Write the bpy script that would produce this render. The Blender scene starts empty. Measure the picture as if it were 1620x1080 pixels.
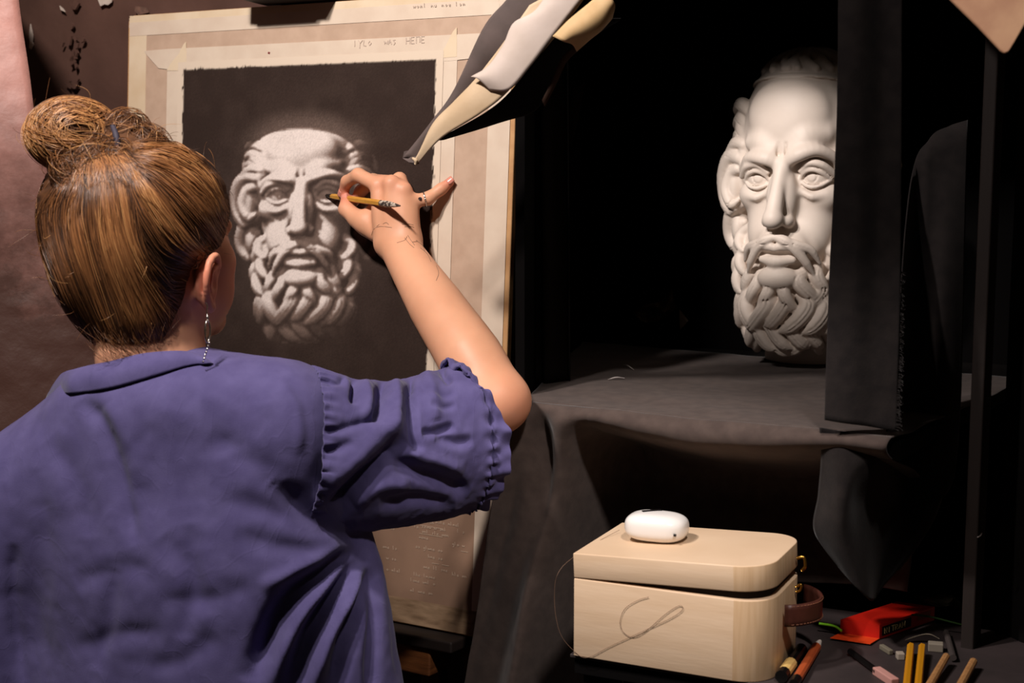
import bpy, bmesh, math, random
import numpy as np
from mathutils import Vector, Matrix

SC = bpy.context.scene
COL = SC.collection
random.seed(4)
RNG = np.random.default_rng(7)

# ------------------------------------------------------------------ camera
PITCH = math.radians(7.2)
FPX = 2250.0
CAM = np.array([0.0, 0.0, 1.60])
FWD = np.array([0.0, math.cos(PITCH), -math.sin(PITCH)])
UPV = np.array([0.0, math.sin(PITCH), math.cos(PITCH)])
RGT = np.array([1.0, 0.0, 0.0])
cam_d = bpy.data.cameras.new('camera')
cam_d.sensor_width = 36.0
cam_d.lens = 50.0
cam_d.clip_start = 0.02
cam_d.dof.use_dof = True
cam_d.dof.focus_distance = 1.85
cam_d.dof.aperture_fstop = 5.6
cam = bpy.data.objects.new('camera', cam_d)
cam.location = CAM
cam.rotation_euler = (math.pi / 2 - PITCH, 0, 0)
COL.objects.link(cam)
SC.camera = cam

# ------------------------------------------------------------------ light and exposure
SC.view_settings.view_transform = 'Standard'
SC.view_settings.look = 'None'
SC.view_settings.gamma = 1.0
SC.view_settings.use_curve_mapping = False
SC.view_settings.exposure = 0.0
w = bpy.data.worlds.new('world')
SC.world = w
w.use_nodes = True
w.node_tree.nodes['Background'].inputs[0].default_value = (1.0, 0.72, 0.52, 1)
w.node_tree.nodes['Background'].inputs[1].default_value = 0.022


def lamp(name, loc, target, power, size, color=(1.0, 0.80, 0.60), spot=None, blend=0.5):
    if spot:
        d = bpy.data.lights.new(name, 'SPOT')
        d.spot_size = math.radians(spot)
        d.spot_blend = blend
        d.shadow_soft_size = size
    else:
        d = bpy.data.lights.new(name, 'AREA')
        d.shape = 'DISK'
        d.size = size
    d.energy = power
    d.color = color
    o = bpy.data.objects.new(name, d)
    o.location = loc
    v = Vector(target) - Vector(loc)
    o.rotation_euler = v.to_track_quat('-Z', 'Y').to_euler()
    COL.objects.link(o)
    return o


LC = (1.0, 0.91, 0.86)
lamp('studio_lamp', (-0.57, 1.10, 2.42), (-0.10, 1.85, 1.35), 18.0, 0.09, LC)
lamp('studio_lamp_second', (-0.52, 0.84, 2.50), (-0.15, 1.80, 1.22), 8, 0.09, LC)
lamp('added_table_spot', (0.30, 0.55, 2.45), (0.10, 1.70, 1.04), 66, 0.05, LC, spot=23, blend=0.6)  # added unseen spot, brightens the drape, box and shelf front
lamp('cast_lamp', (-0.06, 1.43, 2.05), (0.355, 2.0, 1.59), 17, 0.025, (1.0, 0.90, 0.84), spot=24, blend=0.8)

# ------------------------------------------------------------------ pixel -> place helpers (used to measure the place)


def P(px, py, d):
    """point seen at pixel (px,py) lying d metres ahead of the camera"""
    return CAM + d * (FWD + (px - 810.0) / FPX * RGT - (py - 540.0) / FPX * UPV)


def PZ(px, py, z):
    """point seen at pixel on the horizontal plane of height z"""
    v = FWD + (px - 810.0) / FPX * RGT - (py - 540.0) / FPX * UPV
    return CAM + v * ((z - CAM[2]) / v[2])


def ray_plane(px, py, p0, nrm):
    v = FWD + (px - 810.0) / FPX * RGT - (py - 540.0) / FPX * UPV
    t = np.dot(np.asarray(p0) - CAM, nrm) / np.dot(v, nrm)
    return CAM + v * t


def proj(p):
    q = np.asarray(p) - CAM
    d = q @ FWD
    return np.stack([810 + FPX * (q @ RGT) / d, 540 - FPX * (q @ UPV) / d], -1)


YAW = math.radians(30)
U = np.array([math.cos(YAW), -math.sin(YAW), 0.0])      # along the wall, to the right
NW = np.array([-math.sin(YAW), -math.cos(YAW), 0.0])    # out of the wall, towards the viewer
ZV = np.array([0.0, 0.0, 1.0])

# ------------------------------------------------------------------ materials


def rgb(r, g, b):
    f = lambda c: (c / 255 / 12.92) if c / 255 <= 0.04045 else ((c / 255 + 0.055) / 1.055) ** 2.4
    return (f(r), f(g), f(b), 1.0)


MATS = {}


def mat(name, col, rough=0.6, col2=None, scale=20.0, detail=4.0, stretch=None, bump=0.0, bscale=None,
        metal=0.0, spec=0.4, lo=0.35, hi=0.65, sub=0.0, sheen=0.0, bdist=0.002, attr=None, bdetail=3.0):
    if name in MATS:
        return MATS[name]
    m = bpy.data.materials.new(name)
    m.use_nodes = True
    nt = m.node_tree
    b = nt.nodes['Principled BSDF']
    b.inputs['Roughness'].default_value = rough
    b.inputs['Metallic'].default_value = metal
    b.inputs['Specular IOR Level'].default_value = spec
    b.inputs['Base Color'].default_value = col
    if sub:
        b.inputs['Subsurface Weight'].default_value = sub
        b.inputs['Subsurface Radius'].default_value = (1.0, 0.35, 0.2)
        b.inputs['Subsurface Scale'].default_value = 0.006
    if sheen:
        b.inputs['Sheen Weight'].default_value = sheen
        b.inputs['Sheen Roughness'].default_value = 0.5
    tc = nt.nodes.new('ShaderNodeTexCoord')
    mp = nt.nodes.new('ShaderNodeMapping')
    nt.links.new(tc.outputs['Object'], mp.inputs['Vector'])
    if stretch:
        mp.inputs['Scale'].default_value = stretch
    src = None
    if attr:
        a = nt.nodes.new('ShaderNodeAttribute')
        a.attribute_name = attr
        src = a.outputs['Color']
    if col2 is not None:
        n = nt.nodes.new('ShaderNodeTexNoise')
        n.inputs['Scale'].default_value = scale
        n.inputs['Detail'].default_value = detail
        nt.links.new(mp.outputs[0], n.inputs['Vector'])
        r = nt.nodes.new('ShaderNodeValToRGB')
        r.color_ramp.elements[0].position = lo
        r.color_ramp.elements[1].position = hi
        r.color_ramp.elements[0].color = col
        r.color_ramp.elements[1].color = col2
        nt.links.new(n.outputs['Fac'], r.inputs['Fac'])
        if src is None:
            src = r.outputs['Color']
        else:
            mx = nt.nodes.new('ShaderNodeMix')
            mx.data_type = 'RGBA'
            mx.blend_type = 'MULTIPLY'
            mx.inputs['Factor'].default_value = 1.0
            nt.links.new(src, mx.inputs['A'])
            nt.links.new(r.outputs['Color'], mx.inputs['B'])
            src = mx.outputs['Result']
    if src is not None:
        nt.links.new(src, b.inputs['Base Color'])
    if bump:
        n2 = nt.nodes.new('ShaderNodeTexNoise')
        n2.inputs['Scale'].default_value = bscale or scale
        n2.inputs['Detail'].default_value = bdetail
        nt.links.new(mp.outputs[0], n2.inputs['Vector'])
        bp = nt.nodes.new('ShaderNodeBump')
        bp.inputs['Strength'].default_value = bump
        bp.inputs['Distance'].default_value = bdist
        nt.links.new(n2.outputs['Fac'], bp.inputs['Height'])
        nt.links.new(bp.outputs[0], b.inputs['Normal'])
    MATS[name] = m
    return m


# ------------------------------------------------------------------ object helpers


def tag(o, label=None, cat=None, group=None, kind=None):
    if label: o['label'] = label
    if cat: o['category'] = cat
    if group: o['group'] = group
    if kind: o['kind'] = kind
    return o


def mesh_obj(name, V, F, m=None, parent=None, smooth=False, origin=None):
    me = bpy.data.meshes.new(name)
    V = np.asarray(V, dtype=np.float64)
    o = bpy.data.objects.new(name, me)
    COL.objects.link(o)
    if parent is not None:
        o.parent = parent
        V = V - np.array(parent.matrix_world.translation)
    elif origin is not None:
        o.location = origin
        V = V - np.asarray(origin)
    if isinstance(F, np.ndarray):
        me.vertices.add(len(V))
        me.vertices.foreach_set('co', V.astype(np.float32).ravel())
        k = F.shape[1]
        me.loops.add(F.size)
        me.loops.foreach_set('vertex_index', F.astype(np.int32).ravel())
        me.polygons.add(len(F))
        me.polygons.foreach_set('loop_start', np.arange(0, F.size, k, dtype=np.int32))
        me.update(calc_edges=True)
        me.validate()
    else:
        me.from_pydata([tuple(v) for v in V], [], [tuple(f) for f in F])
        me.update()
    if smooth:
        me.polygons.foreach_set('use_smooth', [True] * len(me.polygons))
    if m: me.materials.append(m)
    bpy.context.view_layer.update()
    return o


def empty(name, loc, label=None, cat=None, group=None):
    o = bpy.data.objects.new(name, None)
    o.location = tuple(loc)
    o.empty_display_size = 0.05
    COL.objects.link(o)
    tag(o, label, cat, group)
    bpy.context.view_layer.update()
    return o


def grid_faces(nu, nv, closed_u=False, closed_v=False):
    iu = np.arange(nu if closed_u else nu - 1)
    iv = np.arange(nv if closed_v else nv - 1)
    A, B = np.meshgrid(iu, iv, indexing='ij')
    A2 = (A + 1) % nu
    B2 = (B + 1) % nv
    return np.stack([A * nv + B, A2 * nv + B, A2 * nv + B2, A * nv + B2], -1).reshape(-1, 4)


def solid(name, V, F, m, parent=None, thick=0.002, smooth=True, origin=None, bevel=0.0, offset=-1):
    o = mesh_obj(name, V, F, m, parent, smooth, origin)
    md = o.modifiers.new('thickness', 'SOLIDIFY')
    md.thickness = thick
    md.offset = offset
    if bevel:
        b = o.modifiers.new('bevel', 'BEVEL'); b.width = bevel; b.segments = 2
    return o


def box_vf(c, ax, ay, az, hx, hy, hz):
    c = np.asarray(c); V = []
    for sz in (-1, 1):
        for sx, sy in ((-1, -1), (1, -1), (1, 1), (-1, 1)):
            V.append(c + ax * hx * sx + ay * hy * sy + az * hz * sz)
    F = [(3, 2, 1, 0), (4, 5, 6, 7), (0, 1, 5, 4), (1, 2, 6, 5), (2, 3, 7, 6), (3, 0, 4, 7)]
    return V, F


def box(name, c, ax, ay, az, hx, hy, hz, m, parent=None, bevel=0.002, origin=None):
    V, F = box_vf(c, ax, ay, az, hx, hy, hz)
    o = mesh_obj(name, V, F, m, parent, False, origin)
    if bevel:
        b = o.modifiers.new('bevel', 'BEVEL'); b.width = bevel; b.segments = 3; b.limit_method = 'ANGLE'
    return o


def spline(pts, n):
    """Catmull-Rom through pts (k,dim) resampled to n points"""
    p = np.asarray(pts, dtype=float)
    k = len(p)
    if k < 2:
        return np.repeat(p, n, 0)
    q = np.vstack([2 * p[0] - p[1], p, 2 * p[-1] - p[-2]])
    t = np.linspace(0, k - 1, n)
    i = np.minimum(t.astype(int), k - 2)
    f = (t - i)[:, None]
    a, b, c, d = q[i], q[i + 1], q[i + 2], q[i + 3]
    return 0.5 * ((2 * b) + (-a + c) * f + (2 * a - 5 * b + 4 * c - d) * f ** 2 + (-a + 3 * b - 3 * c + d) * f ** 3)


def tube_vf(pts, rad, sides=8, caps=True, flat=1.0, upref=None):
    p = np.asarray(pts, float)
    n = len(p)
    r = np.broadcast_to(np.asarray(rad, float), (n,))
    t = np.gradient(p, axis=0)
    t /= np.linalg.norm(t, axis=1)[:, None] + 1e-12
    ref = np.array(upref if upref is not None else [0.31, 0.22, 0.93])
    a = np.cross(t, ref); a /= np.linalg.norm(a, axis=1)[:, None] + 1e-12
    b = np.cross(t, a)
    th = np.linspace(0, 2 * np.pi, sides, endpoint=False)
    V = p[:, None, :] + r[:, None, None] * (np.cos(th)[None, :, None] * a[:, None, :] + flat * np.sin(th)[None, :, None] * b[:, None, :])
    F = [tuple(f) for f in grid_faces(n, sides, False, True)[:, ::-1]]
    V = V.reshape(-1, 3)
    if caps:
        F.append(tuple(range(sides)))
        F.append(tuple(reversed(range((n - 1) * sides, n * sides))))
    return V, F


def tube(name, pts, rad, m, parent=None, sides=10, n=None, flat=1.0, upref=None, origin=None, smooth=True):
    pts = spline(pts, n) if n else np.asarray(pts, float)
    if np.ndim(rad) and n and len(rad) != n:
        rad = np.interp(np.linspace(0, 1, n), np.linspace(0, 1, len(rad)), rad)
    V, F = tube_vf(pts, rad, sides, True, flat, upref)
    return mesh_obj(name, V, F, m, parent, smooth, origin)


def vnoise(p, seed=0):
    """cheap smooth value noise on (N,3) points, in -1..1"""
    p = np.asarray(p, float)
    i = np.floor(p).astype(np.int64); f = p - i
    f = f * f * (3 - 2 * f)
    out = np.zeros(len(p))
    for dx in (0, 1):
        for dy in (0, 1):
            for dz in (0, 1):
                h = ((i[:, 0] + dx) * 374761393 + (i[:, 1] + dy) * 668265263 + (i[:, 2] + dz) * 2147483647 + seed * 974711) & 0xffffffff
                h = ((h ^ (h >> 13)) * 1274126177) & 0xffffffff
                v = ((h ^ (h >> 16)) & 0xffff) / 32767.5 - 1
                out += v * (f[:, 0] if dx else 1 - f[:, 0]) * (f[:, 1] if dy else 1 - f[:, 1]) * (f[:, 2] if dz else 1 - f[:, 2])
    return out


def vnormals(V, F):
    a, b, c = V[F[:, 0]], V[F[:, 1]], V[F[:, 2]]
    n = np.cross(b - a, c - a)
    if F.shape[1] == 4:
        d = V[F[:, 3]]
        n = np.cross(c - a, d - b)
    N = np.zeros_like(V)
    for k in range(F.shape[1]):
        for j in range(3):
            N[:, j] += np.bincount(F[:, k], n[:, j], len(V))
    return N / (np.linalg.norm(N, axis=1)[:, None] + 1e-12)


def laplace(V, F, it=2, w=0.5):
    e = np.vstack([F[:, [i, (i + 1) % F.shape[1]]] for i in range(F.shape[1])])
    deg = np.bincount(e[:, 0], minlength=len(V)) + np.bincount(e[:, 1], minlength=len(V))
    for _ in range(it):
        S = np.zeros_like(V)
        for j in range(3):
            S[:, j] = np.bincount(e[:, 0], V[e[:, 1], j], len(V)) + np.bincount(e[:, 1], V[e[:, 0], j], len(V))
        V = V + w * (S / np.maximum(deg, 1)[:, None] - V)
    return V


# ------------------------------------------------------------------ sculpting field: smooth unions meshed by surface nets


class Field:
    def __init__(s, lo, hi, h):
        s.lo = np.asarray(lo, float); s.h = h
        s.n = np.ceil((np.asarray(hi, float) - s.lo) / h).astype(int) + 1
        s.d = np.full(s.n, 1e3 * h, np.float32)

    def block(s, lo, hi):
        i0 = np.clip(np.floor((lo - s.lo) / s.h).astype(int), 0, s.n)
        i1 = np.clip(np.ceil((hi - s.lo) / s.h).astype(int) + 1, 0, s.n)
        if np.any(i1 - i0 < 1):
            return None, None
        sl = tuple(slice(a, b) for a, b in zip(i0, i1))
        ax = [(s.lo[k] + s.h * np.arange(i0[k], i1[k])).astype(np.float32) for k in range(3)]
        return sl, (ax[0][:, None, None], ax[1][None, :, None], ax[2][None, None, :])

    def put(s, sl, e, k, op):
        d = s.d[sl]
        k = max(k, 1e-9)
        if op == 'sub':
            e = -e
            t = np.clip(0.5 - 0.5 * (e - d) / k, 0, 1)
            s.d[sl] = e + (d - e) * t + k * t * (1 - t)
        else:
            t = np.clip(0.5 + 0.5 * (e - d) / k, 0, 1)
            s.d[sl] = e + (d - e) * t - k * t * (1 - t)

    def ell(s, c, r, k=0.0, rot=None, op='u'):
        c = np.asarray(c, float); r = np.broadcast_to(np.asarray(r, float), (3,))
        m = r.max() + k + 3 * s.h if rot is not None else r + k + 3 * s.h
        sl, A = s.block(c - m, c + m)
        if sl is None: return
        q = [A[j] - np.float32(c[j]) for j in range(3)]
        if rot is not None:
            R = np.asarray(rot, float)
            q = [sum(np.float32(R[j][i]) * q[j] for j in range(3)) for i in range(3)]
        k0 = np.sqrt(sum((q[i] / np.float32(r[i])) ** 2 for i in range(3)))
        k1 = np.sqrt(sum((q[i] / np.float32(r[i] ** 2)) ** 2 for i in range(3))) + 1e-9
        s.put(sl, k0 * (k0 - 1) / k1, k, op)

    def cap(s, a, b, ra, rb, k=0.0, op='u'):
        a = np.asarray(a, float); b = np.asarray(b, float)
        m = max(ra, rb) + k + 3 * s.h
        sl, A = s.block(np.minimum(a, b) - m, np.maximum(a, b) + m)
        if sl is None: return
        ba = b - a; L = max(ba @ ba, 1e-12)
        q = [A[j] - np.float32(a[j]) for j in range(3)]
        t = np.clip(sum(q[j] * np.float32(ba[j]) for j in range(3)) / np.float32(L), 0, 1)
        d = np.sqrt(sum((q[j] - t * np.float32(ba[j])) ** 2 for j in range(3)))
        s.put(sl, d - (ra + t * np.float32(rb - ra)), k, op)

    def tube(s, pts, rad, k=0.0, n=None, op='u'):
        pts = np.asarray(pts, float)
        n = n or (len(pts) - 1) * 4 + 1
        p = spline(pts, n)
        r = np.interp(np.linspace(0, 1, n), np.linspace(0, 1, len(rad)), rad)
        # one tube is unioned sharply with itself, then blended into the body
        m = r.max() + k + 3 * s.h
        sl, A = s.block(p.min(0) - m, p.max(0) + m)
        if sl is None: return
        best = None
        for i in range(n - 1):
            a, ba = p[i], p[i + 1] - p[i]
            L = max(ba @ ba, 1e-12)
            q = [A[j] - np.float32(a[j]) for j in range(3)]
            t = np.clip(sum(q[j] * np.float32(ba[j]) for j in range(3)) / np.float32(L), 0, 1)
            d = np.sqrt(sum((q[j] - t * np.float32(ba[j])) ** 2 for j in range(3))) - (r[i] + t * np.float32(r[i + 1] - r[i]))
            best = d if best is None else np.minimum(best, d)
        s.put(sl, best, k, op)

    def custom(s, fn, lo, hi, k=0.0, op='u'):
        sl, A = s.block(np.asarray(lo, float), np.asarray(hi, float))
        if sl is None: return
        s.put(sl, fn(*A).astype(np.float32), k, op)

    def mesh(s):
        d = s.d
        ins = d < 0
        cnt = np.zeros(tuple(x - 1 for x in d.shape), np.int8)
        cor = [(a, b, c) for a in (0, 1) for b in (0, 1) for c in (0, 1)]
        n = d.shape
        cut = lambda arr, o: arr[o[0]:n[0] - 1 + o[0], o[1]:n[1] - 1 + o[1], o[2]:n[2] - 1 + o[2]]
        for o in cor: cnt += cut(ins, o)
        act = (cnt > 0) & (cnt < 8)
        cells = np.argwhere(act)
        idx = np.full(act.shape, -1, np.int32)
        idx[act] = np.arange(len(cells), dtype=np.int32)
        vals = {o: d[cells[:, 0] + o[0], cells[:, 1] + o[1], cells[:, 2] + o[2]] for o in cor}
        acc = np.zeros((len(cells), 3)); num = np.zeros(len(cells))
        for o in cor:
            for ax in range(3):
                if o[ax]: continue
                o2 = list(o); o2[ax] = 1; o2 = tuple(o2)
                a, b = vals[o], vals[o2]
                m = (a < 0) != (b < 0)
                t = a[m] / (a[m] - b[m])
                q = np.tile(np.array(o, float), (m.sum(), 1)); q[:, ax] += t
                acc[m] += q; num[m] += 1
        V = s.lo + s.h * (cells + acc / num[:, None])
        Fs = []
        for ax in range(3):
            b, c = (ax + 1) % 3, (ax + 2) % 3
            s0 = [slice(None)] * 3; s1 = [slice(None)] * 3
            s0[ax] = slice(0, n[ax] - 1); s1[ax] = slice(1, n[ax])
            i0, i1 = ins[tuple(s0)], ins[tuple(s1)]
            e = np.argwhere(i0 != i1)
            e = e[(e[:, b] > 0) & (e[:, b] < n[b] - 1) & (e[:, c] > 0) & (e[:, c] < n[c] - 1)]
            q = []
            for db, dc in ((-1, -1), (0, -1), (0, 0), (-1, 0)):
                f = e.copy(); f[:, b] += db; f[:, c] += dc
                q.append(idx[f[:, 0], f[:, 1], f[:, 2]])
            q = np.stack(q, -1)
            fl = ~i0[e[:, 0], e[:, 1], e[:, 2]]
            q[fl] = q[fl][:, ::-1]
            Fs.append(q)
        F = np.vstack(Fs)
        F = F[(F >= 0).all(1)]
        return V, F
# ------------------------------------------------------------------ the setting
BT = math.radians(4)
BNR = NW * math.cos(BT) + ZV * math.sin(BT)       # out of the drawing board
BVV = ZV * math.cos(BT) - NW * math.sin(BT)       # up the drawing board
B0 = P(490, 340, 2.05)


def bp(px, py):
    q = ray_plane(px, py, B0, BNR) - B0
    return q @ U, q @ BVV


def bw(s, t, off=0.0):
    return B0 + U * s + BVV * t + BNR * off


def wp(s, n, z):
    """room frame: s along the wall, n out of the wall plane through the board centre, z height"""
    return np.array([B0[0], B0[1], 0]) + U * s + NW * n + ZV * z


m_wall = mat('wall_paint_dark', rgb(100, 72, 62), 0.55, rgb(82, 58, 50), 6, 8, bump=0.5, bscale=9, bdist=0.01, spec=0.35, bdetail=9)
m_pillar = mat('wall_mauve_low_shade', rgb(206, 150, 138), 0.5, rgb(172, 120, 109), 5, 8, bump=0.7, bscale=16, bdist=0.006, spec=0.35, bdetail=10)
m_floor = mat('floor_boards', rgb(52, 42, 36), 0.6, rgb(38, 30, 26), 12, stretch=(1, 8, 1))
m_black = mat('black_velvet', (0.0035, 0.003, 0.003, 1), 0.95, spec=0.05)
m_chip = mat('bare_plaster_chip', rgb(216, 200, 186), 0.8, rgb(190, 172, 160), 60)

V = [wp(-2.2, 2.6, 0), wp(1.8, 2.6, 0), wp(1.8, -1.2, 0), wp(-2.2, -1.2, 0)]
tag(mesh_obj('floor', V, [(0, 1, 2, 3)], m_floor), 'dark boarded studio floor', kind='structure')
# back wall with uneven old paint
ns, nz = 120, 130
S, Zg = np.meshgrid(np.linspace(-2.2, 0.335, ns), np.linspace(0, 3.0, nz), indexing='ij')
pts = np.stack([S.ravel(), Zg.ravel(), 0 * S.ravel()], -1)
rel = 0.004 * vnoise(pts * 5, 1) + 0.003 * vnoise(pts * 14, 2) + 0.002 * vnoise(pts * 31, 3)
WV = np.array([wp(a, -0.10 + r, b) for a, b, r in zip(pts[:, 0], pts[:, 1], rel)])
wall = tag(mesh_obj('wall_back', WV, grid_faces(ns, nz), m_wall, None, True), 'dark brown painted wall with flaking patches', kind='structure')
# ridge of cracked filler running down the wall behind the hair bun
_rid = [P(112, -30, 2.32), P(116, 30, 2.32), P(112, 70, 2.32), P(119, 110, 2.32), P(114, 150, 2.32), P(118, 200, 2.32)]
fr = np.random.default_rng(12)
for k_ in range(16):
    yy = fr.uniform(0, 150) if k_ > 5 else fr.uniform(60, 110)
    xx = 116 + fr.normal(0, 7); r_ = fr.uniform(3, 8)
    an = np.sort(fr.uniform(0, 6.28, 7))
    V = [ray_plane(xx + r_ * math.cos(a) * fr.uniform(.6, 1), yy + 1.5 * r_ * math.sin(a) * fr.uniform(.6, 1), wp(0, -.0935, 1), NW) for a in an]
    solid('paint_flake', V, [tuple(range(7))], m_wall, wall, .004, False)


def chip(pxs, name='plaster_chip', parent=None, p0=None, nn=None, mm=None):
    p0 = wp(0, -0.094, 1) if p0 is None else p0
    nn = NW if nn is None else nn
    V = [ray_plane(x, y, p0, nn) for x, y in pxs]
    return solid(name, V, [tuple(range(len(V)))], mm or m_chip, parent, 0.0015, False)


chip([(49, 38), (53, 56), (52, 66), (54, 70), (50, 78), (47, 76), (48, 64), (47, 54)], parent=wall)
chip([(155, -3), (178, -3), (177, 4), (172, 8), (166, 7), (160, 10), (157, 3)], parent=wall)
chip([(95, 9), (101, 14), (104, 19), (97, 16)], parent=wall)
chip([(215, 10), (233, 12), (236, 20), (220, 24), (214, 18)], parent=wall, mm=mat('old_filler', rgb(120, 88, 74), 0.8, rgb(80, 60, 52), 80))
# battered plaster buttress on the left
npz, npx = 150, 60
edge = spline([P(20, -120, 1.98), P(30, 0, 1.98), P(46, 110, 1.98), P(64, 230, 1.98), P(104, 340, 2.0), P(150, 460, 2.02), P(190, 620, 2.03), P(200, 1100, 2.03)], npz)
PV = np.zeros((npz, npx, 3))
for j in range(npx):
    a = j / (npx - 1)
    if a < 0.12:           # rounded return to the wall
        b = a / 0.12
        off = (1 - b)
        PV[:, j] = edge + np.array([-0.37, 0.93, 0]) * (off * 0.34) + np.array([.03, 0, 0]) * math.sqrt(max(0, 1 - (1 - b) ** 2)) - np.array([.03, 0, 0])
    else:
        b = (a - 0.12) / 0.88
        PV[:, j] = edge + np.array([-0.9, -0.25, 0]) * (b * 0.62)
Q = PV.reshape(-1, 3)
Nn = np.array([0.25, -0.93, 0.1])
Q = Q + Nn * (0.004 * vnoise(Q * 6, 5) + 0.0012 * vnoise(Q * 28, 6) - 0.010 * np.clip(vnoise(Q * np.array([16, 16, 11]), 8) - .30, 0, 1) + .0008 * vnoise(Q * 60, 9))[:, None]
nt = m_pillar.node_tree  # lower pillar darkened in its colour, standing in for lamp falloff and shade
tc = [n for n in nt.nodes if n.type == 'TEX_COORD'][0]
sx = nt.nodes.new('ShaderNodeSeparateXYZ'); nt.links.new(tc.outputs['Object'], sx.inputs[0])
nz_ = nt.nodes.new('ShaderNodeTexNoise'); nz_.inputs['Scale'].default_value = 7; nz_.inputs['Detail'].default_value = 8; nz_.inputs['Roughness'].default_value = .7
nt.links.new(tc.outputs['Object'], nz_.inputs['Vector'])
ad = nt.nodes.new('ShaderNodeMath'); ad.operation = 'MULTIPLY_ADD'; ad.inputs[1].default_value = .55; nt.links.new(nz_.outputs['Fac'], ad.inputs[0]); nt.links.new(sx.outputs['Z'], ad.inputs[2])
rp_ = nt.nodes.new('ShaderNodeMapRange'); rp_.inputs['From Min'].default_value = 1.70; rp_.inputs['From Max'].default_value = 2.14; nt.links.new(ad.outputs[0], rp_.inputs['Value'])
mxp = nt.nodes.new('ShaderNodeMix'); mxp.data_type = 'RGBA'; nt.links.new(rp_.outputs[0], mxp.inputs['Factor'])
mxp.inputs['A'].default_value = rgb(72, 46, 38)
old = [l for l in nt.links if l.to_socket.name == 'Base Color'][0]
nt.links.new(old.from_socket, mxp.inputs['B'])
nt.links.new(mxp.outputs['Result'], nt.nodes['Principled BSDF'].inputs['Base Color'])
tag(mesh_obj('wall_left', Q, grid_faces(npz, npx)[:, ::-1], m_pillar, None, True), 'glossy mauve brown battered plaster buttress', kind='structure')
# ------------------------------------------------------------------ plaster cast of a bearded head


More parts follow.
